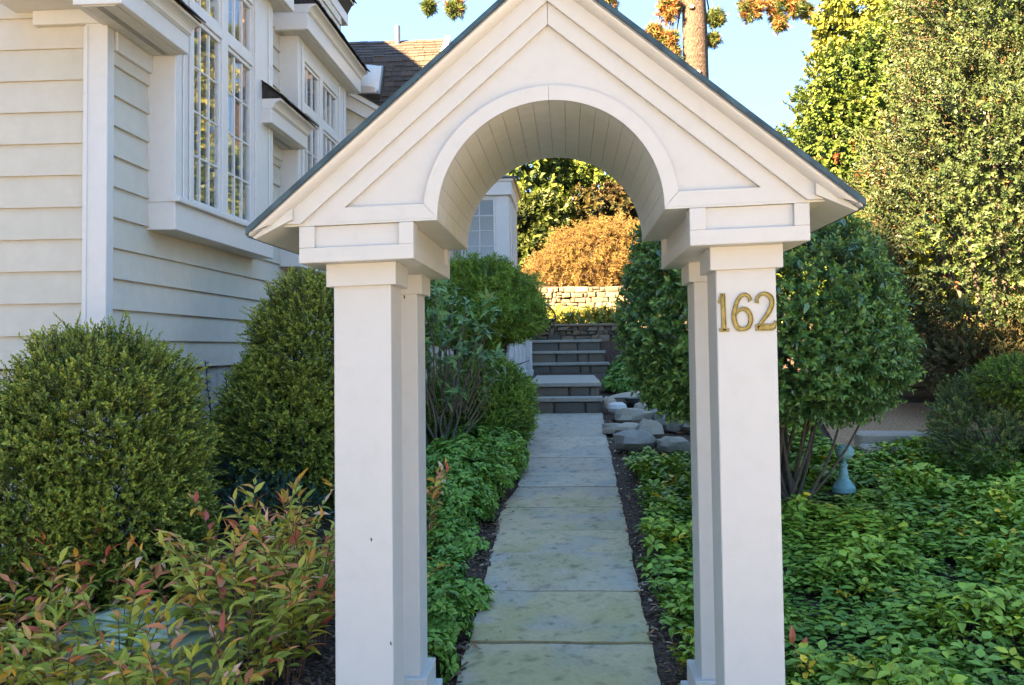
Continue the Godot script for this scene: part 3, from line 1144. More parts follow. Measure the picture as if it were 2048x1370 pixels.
	# crown moulding and roof
	for s in [-1.0, 1.0]:
		var b := MB.new()
		var sl := Vector2(s, -0.845).normalized()
		var nn := Vector2(-sl.y * s, sl.x * s)
		# panel cross-section in the gable plane, pushed through the depth
		var e1 := 0.996
		var deck := PackedVector2Array([Vector2(0.0, 1.252), Vector2(0.0, 1.268), Vector2(s * e1, 1.268 - 0.845 * e1), Vector2(s * e1, 1.252 - 0.845 * e1)])
		b.prism(deck, Transform3D(Basis(), Vector3(0, 0, -4.13)), 1.09)
		var roof := put(root, "roof", b.mesh(), M.trim, OH)
		# cove moulding swept up the front rake
		for f in 2:
			b = MB.new()
			var prof := []
			for k in 7:
				var a := PI * 0.5 * k / 6.0
				prof.append([1.2275 + 0.026 * (1.0 - cos(a)) , 0.052 * sin(a)])
			prof.append([1.2535, 0.064])
			prof.append([1.2535, 0.0])
			var z0 := -3.089 if f == 0 else -4.088
			var dz := 1.0 if f == 0 else -1.0
			for k in prof.size():
				var q: Array = prof[k]
				var w: Array = prof[(k + 1) % prof.size()]
				var A := Vector3(0, q[0], z0 + dz * float(q[1]))
				var Bv := Vector3(0, w[0], z0 + dz * float(w[1]))
				var ea := 0.922 + (float(q[0]) - 1.2275) * 2.4
				var eb := 0.922 + (float(w[0]) - 1.2275) * 2.4
				var C := Vector3(s * ea, float(q[0]) - 0.845 * ea, A.z)
				var D := Vector3(s * eb, float(w[0]) - 0.845 * eb, Bv.z)
				var nrm := (Bv - A).cross(C - A).normalized()
				var want := Vector3(-nn.x * 0.0, -1, dz) if k < prof.size() - 2 else (Vector3(0, 1, 0) if k == prof.size() - 2 else Vector3(0, -1, -dz))
				if nrm.dot(want) < 0.0:
					nrm = -nrm
				b.quad(A, Bv, D, C, nrm)
			b.tri(Vector3(s * 0.925, 1.2275 - 0.845 * 0.922, z0), Vector3(s * 0.985, 1.2535 - 0.845 * 0.985, z0 + dz * 0.06), Vector3(s * 0.985, 1.2535 - 0.845 * 0.985, z0), Vector3(s, 0, 0))
			put(roof, "crown_moulding", b.mesh(), M.trim)
		# closed eave under the overhang
		b = MB.new()
		b.prism(PackedVector2Array([Vector2(s * 0.86, 0.462), Vector2(s * 0.86, 0.500), Vector2(s * 0.995, 0.408), Vector2(s * 0.985, 0.402)]), Transform3D(Basis(), Vector3(0, 0, -4.11)), 1.04)
		put(roof, "eave_board", b.mesh(), M.ceiling)
		b = MB.new()
		for f in 2:
			var zz := -3.040 if f == 0 else -4.135
			b.prism(PackedVector2Array([Vector2(0.0, 1.262), Vector2(0.0, 1.2825), Vector2(s * 1.004, 1.2825 - 0.845 * 1.004), Vector2(s * 1.004, 1.260 - 0.845 * 1.004)]), Transform3D(Basis(), Vector3(0, 0, zz)), 0.012)
		b.prism(PackedVector2Array([Vector2(s * 0.9965, 0.404), Vector2(s * 0.9965, 0.437), Vector2(s * 1.004, 0.432), Vector2(s * 1.004, 0.406)]), Transform3D(Basis(), Vector3(0, 0, -4.122)), 1.08)
		put(roof, "drip_edge", b.mesh(), M.drip)
		rng.seed = 300 + int(s)
		for row in 8:
			var t0 := 1.000 - row * 0.128
			var t1 := maxf(t0 - 0.16, 0.0)
			var z := -4.128
			while z < -3.045:
				var w := minf(rf(0.13, 0.2), -3.041 - z)
				b = MB.new()
				var yj := rf(0.0, 0.003)
				b.prism(PackedVector2Array([Vector2(s * t0, 1.2705 + yj - 0.845 * t0), Vector2(s * t0, 1.2785 + yj - 0.845 * t0), Vector2(s * t1, 1.274 - 0.845 * t1), Vector2(s * t1, 1.2685 - 0.845 * t1)]), Transform3D(Basis(), Vector3(0, 0, z)), w - 0.004)
				put(roof, "slate", b.mesh(), M.slate)
				z += w

# ---------------------------------------------------------------- house
func window(parent: Node3D, called: String, T: Transform3D, w: float, h: float, cols: int, rows: int, fw := 0.035) -> void:
	var b := MB.new()
	for q in [[0.0, w, 0.0, fw], [0.0, w, h - fw, h], [0.0, fw, fw + 0.0005, h - fw - 0.0005], [w - fw, w, fw + 0.0005, h - fw - 0.0005]]:
		b.box(T * Transform3D(Basis(), Vector3((q[0] + q[1]) * 0.5, (q[2] + q[3]) * 0.5, -0.02)), Vector3(q[1] - q[0], q[3] - q[2], 0.045), 0.004)
	var fr := put(parent, called, b.mesh(), M.trim)
	var mw := 0.017
	var pw := (w - 2 * fw) / cols
	var ph := (h - 2 * fw) / rows
	for i in range(1, cols):
		b = MB.new()
		b.box(T * Transform3D(Basis(), Vector3(fw + pw * i, h * 0.5, -0.021)), Vector3(mw, h - 2 * fw - 0.001, 0.03), 0.004)
		put(fr, "muntin", b.mesh(), M.trim)
	for j in range(1, rows):
		b = MB.new()
		b.box(T * Transform3D(Basis(), Vector3(w * 0.5, fw + ph * j, -0.023)), Vector3(w - 2 * fw - 0.001, mw, 0.03), 0.004)
		put(fr, "muntin", b.mesh(), M.trim)
	for i in cols:
		for j in rows:
			b = MB.new()
			var tilt := Basis.from_euler(Vector3(rf(-0.006, 0.006), rf(-0.006, 0.006), 0))
			b.box(T * Transform3D(tilt, Vector3(fw + pw * (i + 0.5), fw + ph * (j + 0.5), -0.022)), Vector3(pw - 0.002, ph - 0.002, 0.014))
			put(fr, "pane", b.mesh(), M.glass)

func clap(parent: Node3D, p0: Vector3, along: Vector3, out: Vector3, len: float, h := 0.2) -> void:
	var b := MB.new()
	var e := rf(-0.0015, 0.0015)
	var T := Transform3D(Basis(out, Vector3.UP, out.cross(Vector3.UP)), p0)
	var poly := PackedVector2Array([Vector2(-0.012, 0.0), Vector2(0.0255 + e, 0.0), Vector2(0.027 + e, 0.003), Vector2(0.005, h + 0.012), Vector2(-0.012, h + 0.012)])
	if T.basis.z.dot(along) < 0.0:
		T.origin = p0 + along * len
	b.prism(poly, T, len)
	put(parent, "clapboard", b.mesh(), [M.clap, M.clap, M.clap2, M.clap3][rng.randi() % 4])

# eave: fascia, soffit, crown and two courses of shingles, running in depth (D0..D1) with its outer face at X
func eave(root: Node3D, off: Transform3D, xw: float, xf: float, y0: float, d0: float, d1: float, cap_near: bool, slope := 0.75, fh := 0.13) -> void:
	var b := MB.new()
	b.bx(xw, xf, y0, y0 + fh, -d1, -d0, 0.004)
	var e := put(root, "eave", b.mesh(), M.trim, off)
	b = MB.new()
	b.bx(xw + 0.05, xf - 0.05, y0 - 0.006, y0 - 0.0005, -d1 + 0.02, -d0 - 0.02)
	put(e, "soffit_vent", b.mesh(), M.ceiling)
	for k in 4:
		b = MB.new()
		var xx := (xw + xf) * 0.5 - 0.02 + k * 0.012
		b.bx(xx, xx + 0.002, y0 - 0.0085, y0 - 0.0065, -d1 + 0.03, -d0 - 0.03)
		put(e, "vent_slot", b.mesh(), M.vent)
	b = MB.new()
	var prof := PackedVector2Array([Vector2(xw, y0 + fh + 0.0005), Vector2(xf + 0.004, y0 + fh + 0.0005), Vector2(xf + 0.015, y0 + fh + 0.012)])
	for k in 6:
		var a := PI * 0.5 * k / 5.0
		prof.append(Vector2(xf + 0.02 + 0.06 * (1.0 - cos(a)), y0 + fh + 0.014 + 0.06 * sin(a)))
	prof.append(Vector2(xf + 0.085, y0 + fh + 0.09))
	prof.append(Vector2(xw, y0 + fh + 0.09))
	b.prism(prof, Transform3D(Basis(), Vector3(0, 0, -d1)), d1 - d0)
	put(e, "crown_moulding", b.mesh(), M.trim)
	var top := y0 + fh + 0.092
	var rise := xf + 0.1 - xw
	b = MB.new()
	b.prism(PackedVector2Array([Vector2(xf + 0.088, top), Vector2(xf + 0.088, top + 0.012), Vector2(xw - 0.1, top + rise * slope + 0.10), Vector2(xw - 0.1, top)]), Transform3D(Basis(), Vector3(0, 0, -d1)), d1 - d0)
	put(e, "roof_deck", b.mesh(), M.dark_shingle)
	var d := d0 - 0.02
	while d < d1:
		var w := rf(0.09, 0.16)
		for row in 3:
			b = MB.new()
			var x0 := xf + 0.118 - row * 0.11 + rf(-0.008, 0.008)
			var ya := top + (xf + 0.1 - x0) * slope + 0.014
			var jj := rf(0.0, 0.008)
			b.prism(PackedVector2Array([Vector2(x0, ya + jj), Vector2(x0, ya + 0.013 + jj), Vector2(x0 - 0.2, ya + 0.2 * slope + 0.006), Vector2(x0 - 0.2, ya + 0.2 * slope)]), Transform3D(Basis(), Vector3(0, 0, -minf(d + w, d1 + 0.02) + 0.004 + row * 0.003)), minf(w, d1 + 0.02 - d) - 0.006)
			put(e, "shingle", b.mesh(), M.dark_shingle)
		d += w

func house() -> void:
	rng.seed = 42
	var base := Vector3(-5.5, gy(-5, 8), -9.0)
	var root := thing("house", "cream clapboard house with white trim, bay windows and brown shingle roofs", "house", base)
	var off := Transform3D(Basis(), -base)
	var XW := -2.96
	# shell
	var b := MB.new()
	var g := gy(0, 5.0) - 0.6
	b.bx(-3.15, XW - 0.012, 1.49, 2.46, -12.2, -5.85)
	b.bx(-3.15, XW - 0.012, 2.46, 6.05, -6.42, -5.85)
	b.bx(-3.15, XW - 0.012, 2.46, 6.05, -9.45, -8.62)
	b.bx(-3.15, XW - 0.012, 2.46, 6.05, -12.2, -11.55)
	b.bx(-3.15, XW - 0.012, 4.86, 6.05, -8.62, -6.42)
	b.bx(-3.15, XW - 0.012, 4.86, 6.05, -11.55, -9.45)
	b.bx(-8.0, -3.15, 1.49, 6.05, -5.99, -5.85)
	b.bx(-8.0, -3.15, g, 6.05, -12.2, -12.05)
	b.bx(-8.15, -8.0, g, 6.05, -12.2, -5.85)
	var wall := put(root, "wall", b.mesh(), M.room, off)
	b = MB.new()
	b.bx(-7.99, -3.16, 2.1, 2.2, -12.04, -6.0)
	put(wall, "interior_floor", b.mesh(), M.room)
	b = MB.new()
	b.bx(-7.99, -3.16, 4.9, 5.0, -12.04, -6.0)
	put(wall, "interior_ceiling", b.mesh(), M.room)
	for k in 23:
		var y := 1.48 + 0.2 * k
		var iv := [[5.87, 12.1]]
		if y > 2.3 and y < 4.8:
			iv = [[5.87, 6.43], [8.615, 9.455], [11.545, 12.1]]
		for q in iv:
			var l: float = q[1] - q[0]
			var cut := rf(0.2, 0.8) * l
			if l > 2.0:
				clap(wall, Vector3(XW, y, -q[0]), Vector3.FORWARD, Vector3.RIGHT, cut - 0.0015)
				clap(wall, Vector3(XW, y, -q[0] - cut), Vector3.FORWARD, Vector3.RIGHT, l - cut)
			else:
				clap(wall, Vector3(XW, y, -q[0]), Vector3.FORWARD, Vector3.RIGHT, l)
	for k in 22:
		clap(wall, Vector3(-7.6, 1.505 + 0.2065 * k, -5.84), Vector3.RIGHT, Vector3.BACK, 4.54, 0.2065)
	b = MB.new()
	b.bx(-8.0, -2.966, g, 1.489, -12.15, -5.842)
	put(root, "foundation", b.mesh(), M.stucco, off)
	b = MB.new()
	b.bx(-3.078, -2.928, 1.47, 3.72, -5.885, -5.79, 0.004)
	var cb := put(root, "corner_board", b.mesh(), M.trim, off)
	b = MB.new()
	b.bx(-3.085, -3.055, 1.47, 3.70, -5.80, -5.782, 0.003)
	put(cb, "edge_bead", b.mesh(), M.trim)
	# eave return on the front and lower eaves
	b = MB.new()
	b.bx(-3.42, -2.925, 3.715, 3.81, -5.86, -5.775, 0.004)
	b.bx(-3.55, -2.67, 3.81, 3.87, -5.83, -5.42, 0.004)
	b.bx(-3.58, -2.64, 3.871, 3.99, -5.83, -5.38, 0.01)
	put(root, "eave_return", b.mesh(), M.trim, off)
	b = MB.new()
	b.bx(XW - 0.02, XW + 0.045, 3.57, 3.70, -6.42, -5.90, 0.004)
	put(root, "frieze", b.mesh(), M.trim, off)
	eave(root, off, XW, -2.655, 3.70, 5.42, 6.425, true)
	b = MB.new()
	b.bx(XW - 0.02, XW + 0.045, 3.55, 3.665, -9.45, -8.62, 0.004)
	put(root, "frieze", b.mesh(), M.trim, off)
	eave(root, off, XW, -2.66, 3.668, 8.3, 9.45, true)
	# two bays
	var side := Basis(Vector3(0, 0, -1), Vector3.UP, Vector3(1, 0, 0))
	for k in 2:
		var D0: float = [6.42, 9.45][k]
		var D1: float = [8.62, 11.55][k]
		var w0: float = [6.72, 9.64][k]
		var ww: float = [0.615, 0.68][k]
		var gap: float = [0.125, 0.13][k]
		var XB := -2.75
		b = MB.new()
		b.bx(XW - 0.1, XB, 2.46, 2.655, -D1, -D0, 0.004)
		b.bx(XW - 0.1, XB, 2.656, 4.86, -(D0 + 0.03), -D0, 0.004)
		b.bx(XW - 0.1, XB, 2.656, 4.86, -D1, -(D1 - 0.03), 0.004)
		b.bx(XB - 0.07, XB - 0.001, 2.656, 4.86, -w0, -(D0 + 0.02), 0.004)
		b.bx(XB - 0.07, XB - 0.001, 2.656, 4.86, -(D1 - 0.02), -(w0 + 2 * ww + gap), 0.004)
		b.bx(XB - 0.07, XB - 0.002, 4.665, 4.86, -(w0 + 2 * ww + gap), -w0, 0.004)
		b.bx(XB - 0.07, XB - 0.002, 2.656, 4.665, -(w0 + ww + gap), -(w0 + ww), 0.004)
		b.bx(XB - 0.07, XB - 0.004, 4.115, 4.20, -(w0 + 2 * ww + gap), -w0, 0.004)
		b.bx(XW - 0.1, XB - 0.006, 4.855, 4.875, -D1, -D0)
		var bay := put(root, "bay", b.mesh(), M.trim, off)
		b = MB.new()
		b.bx(XB - 0.03, XB + 0.035, 2.655, 2.695, -(D1 + 0.0), -(D0 - 0.02), 0.006)
		put(bay, "sill", b.mesh(), M.trim)
		for q in [[D0 + 0.12, D0 + 0.15], [w0 - 0.075, w0 - 0.005], [w0 + 2 * ww + gap + 0.005, w0 + 2 * ww + gap + 0.075], [D1 - 0.15, D1 - 0.12]]:
			b = MB.new()
			b.bx(XB, XB + (0.016 if q[1] - q[0] > 0.05 else 0.01), 2.70, 4.80, -q[1], -q[0], 0.004)
			put(bay, "casing", b.mesh(), M.trim)
		for i in 2:
			var da := w0 + i * (ww + gap)
			window(root, "window", off * Transform3D(side, Vector3(XB - 0.02, 2.697, -da)), ww, 1.416, 3, 4)
			window(root, "transom_window", off * Transform3D(side, Vector3(XB - 0.02, 4.202, -da)), ww, 0.46, 3, 1)
		eave(root, off, -3.2, -2.60, 4.862, [6.25, 9.28][k], [8.80, 11.72][k], true, 0.6, 0.17)
		# closed ends of the bay roof: white cheek boards
		for dd in [D0 - 0.145, D1 + 0.145]:
			b = MB.new()
			b.prism(PackedVector2Array([Vector2(-3.4, 4.87), Vector2(-2.602, 4.87), Vector2(-2.602, 5.035), Vector2(-3.4, 5.55)]), Transform3D(Basis(), Vector3(0, 0, -dd - 0.012)), 0.024)
			put(bay, "cheek_board", b.mesh(), M.trim)
	# upper storey eave and main roof
	eave(root, off, -3.2, -2.93, 6.0, 5.2, 12.45, true, 0.7, 0.2)
	b = MB.new()
	b.prism(PackedVector2Array([Vector2(-2.85, 6.28), Vector2(-5.6, 8.9), Vector2(-8.4, 6.28), Vector2(-8.4, 6.1), Vector2(-2.95, 6.1)]), Transform3D(Basis(), Vector3(0, 0, -12.4)), 7.1)
	put(root, "main_roof", b.mesh(), M.dark_shingle, off)
	# cross gable behind the bays
	b = MB.new()
	b.prism(PackedVector2Array([Vector2(-3.2, 0.6), Vector2(-2.05, 0.6), Vector2(-2.05, 4.48), Vector2(-3.2, 5.15)]), Transform3D(Basis(), Vector3(0, 0, -12.9)), 0.75)
	var cg := put(root, "cross_gable", b.mesh(), M.clap2, off)
	for k in 16:
		var y := 1.5 + 0.2 * k
		var xe := minf(-2.06, -3.2 + (5.10 - y - 0.2) / 0.58)
		if xe > -2.9:
			clap(cg, Vector3(-2.95, y, -12.146), Vector3.RIGHT, Vector3.BACK, xe + 2.95)
	var rb := MB.new()
	rb.prism(PackedVector2Array([Vector2(-3.25, 5.00), Vector2(-1.85, 4.19), Vector2(-1.85, 4.37), Vector2(-3.25, 5.18)]), Transform3D(Basis(), Vector3(0, 0, -12.14)), 0.07)
	rb.prism(PackedVector2Array([Vector2(-3.25, 5.181), Vector2(-1.83, 4.36), Vector2(-1.83, 4.43), Vector2(-3.25, 5.25)]), Transform3D(Basis(), Vector3(0, 0, -12.14)), 0.12)
	put(cg, "rake_board", rb.mesh(), M.trim)
	rb = MB.new()
	rb.prism(PackedVector2Array([Vector2(-3.25, 5.255), Vector2(-1.80, 4.415), Vector2(-1.80, 4.44), Vector2(-3.25, 5.28)]), Transform3D(Basis(), Vector3(0, 0, -12.92)), 0.92)
	put(cg, "gable_roof", rb.mesh(), M.dark_shingle)
	# gambrel wing
	var xe2 := -1.80
	b = MB.new()
	# profile in (depth, height), pushed along X
	var prof := PackedVector2Array([Vector2(-12.95, 4.2), Vector2(-12.72, 4.75), Vector2(-13.34, 5.80), Vector2(-13.9, 6.22), Vector2(-14.46, 5.80), Vector2(-15.05, 4.75), Vector2(-14.85, 0.8), Vector2(-12.95, 0.8)])
	var TX := Transform3D(Basis(Vector3(0, 0, 1), Vector3(0, 1, 0), Vector3(-1, 0, 0)), Vector3(xe2, 0, 0))
	b.prism(prof, TX, 5.0)
	var wing := put(root, "wing", b.mesh(), M.clap, off)
	var rk := MB.new()
	var o1 := PackedVector2Array([Vector2(-12.66, 4.78), Vector2(-13.30, 5.865), Vector2(-13.9, 6.305), Vector2(-14.5, 5.865), Vector2(-14.5, 5.72), Vector2(-13.9, 6.15), Vector2(-13.40, 5.75), Vector2(-12.80, 4.72)])
	rk.prism(o1, TX.translated(Vector3(0.09, 0, 0)), 0.085)
	put(wing, "rake_board", rk.mesh(), M.trim)
	var wr := MB.new()
	wr.prism(PackedVector2Array([Vector2(-12.69, 4.70), Vector2(-13.34, 5.83), Vector2(-13.9, 6.25), Vector2(-14.46, 5.83), Vector2(-15.1, 4.7), Vector2(-15.0, 4.7), Vector2(-14.4, 5.79), Vector2(-13.9, 6.2), Vector2(-13.4, 5.79), Vector2(-12.8, 4.7)]), Transform3D(TX.basis, Vector3(xe2, 0, 0)), 5.0)
	var roof := put(root, "wing_roof", wr.mesh(), M.dark_shingle, off)
	rng.seed = 64
	var sec := [[Vector2(-12.69, 4.70), Vector2(-13.34, 5.83), 13], [Vector2(-13.34, 5.83), Vector2(-13.9, 6.25), 6]]
	for s in sec:
		var A: Vector2 = s[0]
		var Bq: Vector2 = s[1]
		var nrow: int = s[2]
		var dirv := (Bq - A).normalized()
		var nor := Vector2(dirv.y, -dirv.x)
		if nor.y < 0.0:
			nor = -nor
		for r in nrow:
			var p := A.lerp(Bq, r / float(nrow))
			var ex := A.distance_to(Bq) / nrow
			var x := xe2 + 0.06
			while x > -3.65:
				var w := rf(0.08, 0.19)
				var jit := rf(-0.012, 0.012)
				b = MB.new()
				var q := p + dirv * jit
				var th := rf(0.014, 0.024)
				var poly := PackedVector2Array([q + nor * 0.003, q + nor * th, q + dirv * ex * 1.25 + nor * 0.006, q + dirv * ex * 1.25 + nor * 0.001])
				b.prism(poly, Transform3D(TX.basis, Vector3(x, 0, 0)), w - 0.005)
				put(roof, "shingle", b.mesh(), M.shingle[rng.randi() % 5])
				x -= w
	b = MB.new()
	b.lathe(PackedVector2Array([Vector2(0.042, 0), Vector2(0.042, 0.40), Vector2(0.034, 0.40), Vector2(0.034, 0.1)]), Transform3D(Basis(), Vector3(-2.50, 6.05, -13.80)), 14)
	put(roof, "vent_pipe", b.mesh(), M.metal)
	# skylight: frame and a domed light standing off the steep slope
	var up2 := Vector3(0, 1.13, -0.65).normalized()
	var on := Vector3(0, 0.65, 1.13).normalized()
	var sk := Transform3D(Basis(Vector3.RIGHT, up2, on), Vector3(-2.83, 5.36, -13.03))
	b = MB.new()
	b.box(sk.translated_local(Vector3(0, 0, 0.03)), Vector3(0.50, 0.56, 0.12), 0.01)
	var skl := put(roof, "skylight", b.mesh(), M.metal)
	b = MB.new()
	for i in 10:
		for j in 10:
			var fz := func(u: float, w: float) -> Vector3:
				return sk * Vector3((u - 0.5) * 0.46, (w - 0.5) * 0.52, 0.09 + 0.13 * pow(maxf(0.0, sin(PI * u) * sin(PI * w)), 0.4))
			var p0: Vector3 = fz.call(i / 10.0, j / 10.0)
			var p1: Vector3 = fz.call((i + 1) / 10.0, j / 10.0)
			var p2: Vector3 = fz.call((i + 1) / 10.0, (j + 1) / 10.0)
			var p3: Vector3 = fz.call(i / 10.0, (j + 1) / 10.0)
			var nn := (p2 - p0).cross(p3 - p1).normalized()
			b.quad(p0, p1, p2, p3, nn if nn.dot(on) > 0 else -nn)
	put(skl, "dome", b.mesh(), M.dome)

# ---------------------------------------------------------------- sunroom
func sunroom() -> void:
	rng.seed = 88
	var base := Vector3(-1.5, 1.1, -15.4)
	var root := thing("sunroom", "white glazed sunroom with fluted corner pilaster seen through the arch", "sunroom", base)
	var off := Transform3D(Basis(), -base)
	var D0 := 14.6
	var D1 := 16.4
	var b := MB.new()
	b.bx(-2.2, -0.93, 0.8, 1.95, -D1, -D0 - 0.02)
	b.bx(-2.2, -0.93, 3.93, 4.02, -D1, -D0 - 0.02)
	b.bx(-2.2, -2.1, 0.8, 4.0, -D1, -D0 - 0.02)
	b.bx(-2.2, -0.93, 0.8, 4.0, -D1, -D1 + 0.08)
	var wall := put(root, "wall", b.mesh(), M.trim, off)
	b = MB.new()
	b.bx(-1.125, -0.905, 1.16, 3.985, -D0 - 0.22, -D0, 0.006)
	var pil := put(root, "corner_pilaster", b.mesh(), M.trim, off)
	for k in 4:
		b = MB.new()
		b.bx(-0.905, -0.885 + 0.006 * k, 1.2, 3.97, -(D0 + 0.30 + k * 0.42), -(D0 + 0.16 + k * 0.42), 0.004)
		put(pil, "flute", b.mesh(), M.trim)
	b = MB.new()
	b.bx(-2.25, -0.86, 3.99, 4.20, -D1 - 0.05, -D0 + 0.05, 0.006)
	b.bx(-2.27, -0.835, 4.20, 4.245, -D1 - 0.07, -D0 + 0.075, 0.006)
	var ev := put(root, "eave", b.mesh(), M.trim, off)
	b = MB.new()
	var hip := [Vector3(-2.3, 4.25, -D0 + 0.1), Vector3(-0.80, 4.25, -D0 + 0.1), Vector3(-0.80, 4.25, -D1 - 0.1), Vector3(-2.3, 4.25, -D1 - 0.1)]
	var r0 := Vector3(-1.75, 4.62, -15.5)
	var r1 := Vector3(-1.45, 4.62, -15.5)
	b.quad(hip[0], hip[1], r1, r0, Vector3(0, 1, 0.4).normalized())
	b.tri(hip[1], hip[2], r1, Vector3(0.5, 1, 0).normalized())
	b.quad(hip[2], hip[3], r0, r1, Vector3(0, 1, -0.4).normalized())
	b.tri(hip[3], hip[0], r0, Vector3(-0.5, 1, 0).normalized())
	b.bx(-2.3, -0.80, 4.247, 4.27, -D1 - 0.1, -D0 + 0.1)
	put(ev, "roof", b.mesh(), M.slate)
	window(root, "window", off * Transform3D(Basis(), Vector3(-1.625, 1.95, -D0)), 0.5, 2.0, 2, 8, 0.03)
	window(root, "window", off * Transform3D(Basis(), Vector3(-2.12, 1.95, -D0)), 0.48, 2.0, 2, 8, 0.03)
	var sd := Basis(Vector3(0, 0, -1), Vector3.UP, Vector3(1, 0, 0))
	window(root, "window", off * Transform3D(sd, Vector3(-0.935, 1.95, -D0 - 0.23)), 1.5, 2.0, 4, 8, 0.03)
	# boxed pedestals beside the landing
	for q in [[-0.91, -0.66, 14.15, 1.98], [-0.76, -0.585, 14.72, 1.95]]:
		b = MB.new()
		b.bx(q[0], q[1], 1.15, q[3], -q[2] - 0.24, -q[2], 0.005)
		var p := put(root, "pedestal", b.mesh(), M.trim, off)
		b = MB.new()
		b.bx(q[0] - 0.02, q[1] + 0.02, 1.15, 1.25, -q[2] - 0.26, -q[2] + 0.02, 0.006)
		put(p, "base_moulding", b.mesh(), M.trim)
		for k in 3:
			b = MB.new()
			var x: float = lerpf(q[0] + 0.10, q[1] - 0.02, k / 2.0)
			b.bx(x - 0.012, x + 0.012, 1.26, q[3] - 0.02, -q[2] - 0.01, -q[2] + 0.012, 0.003)
			put(p, "flute", b.mesh(), M.trim)

# ---------------------------------------------------------------- small things
func blob(b: MB, c: Vector3, r: Vector3, sd: int, rough := 0.18, la := 6, lo := 9, turn := 0.0) -> void:
	nz.seed = sd
	nz.frequency = 0.8
	nz.fractal_octaves = 2
	var P := func(i: int, j: int) -> Vector3:
		var t := PI * i / la
		var a := TAU * j / lo
		var d := Vector3(sin(t) * cos(a), cos(t), sin(t) * sin(a))
		var k := 1.0 + rough * 2.0 * nz.get_noise_3dv(d * 1.4)
		d.y = clampf(d.y, -0.75, 0.8)
		return c + Basis(Vector3.UP, turn) * (d * r * k)
	for i in la:
		for j in lo:
			var p: Vector3 = P.call(i, j)
			var q: Vector3 = P.call(i + 1, j)
			var s: Vector3 = P.call(i + 1, (j + 1) % lo)
			var t: Vector3 = P.call(i, (j + 1) % lo)
			var np := ((p - c) / (r * r)).normalized()
			var nq := ((q - c) / (r * r)).normalized()
			var ns := ((s - c) / (r * r)).normalized()
			var nt := ((t - c) / (r * r)).normalized()
			var fl := ((s - p).cross(t - q))
			fl = (fl if fl.dot(np + ns) > 0 else -fl).normalized()
			if i < la - 1 or true:
				b.tri3(p, q, s, (np + fl * 3.0).normalized(), (nq + fl * 3.0).normalized(), (ns + fl * 3.0).normalized())
				b.tri3(p, s, t, (np + fl * 3.0).normalized(), (ns + fl * 3.0).normalized(), (nt + fl * 3.0).normalized())

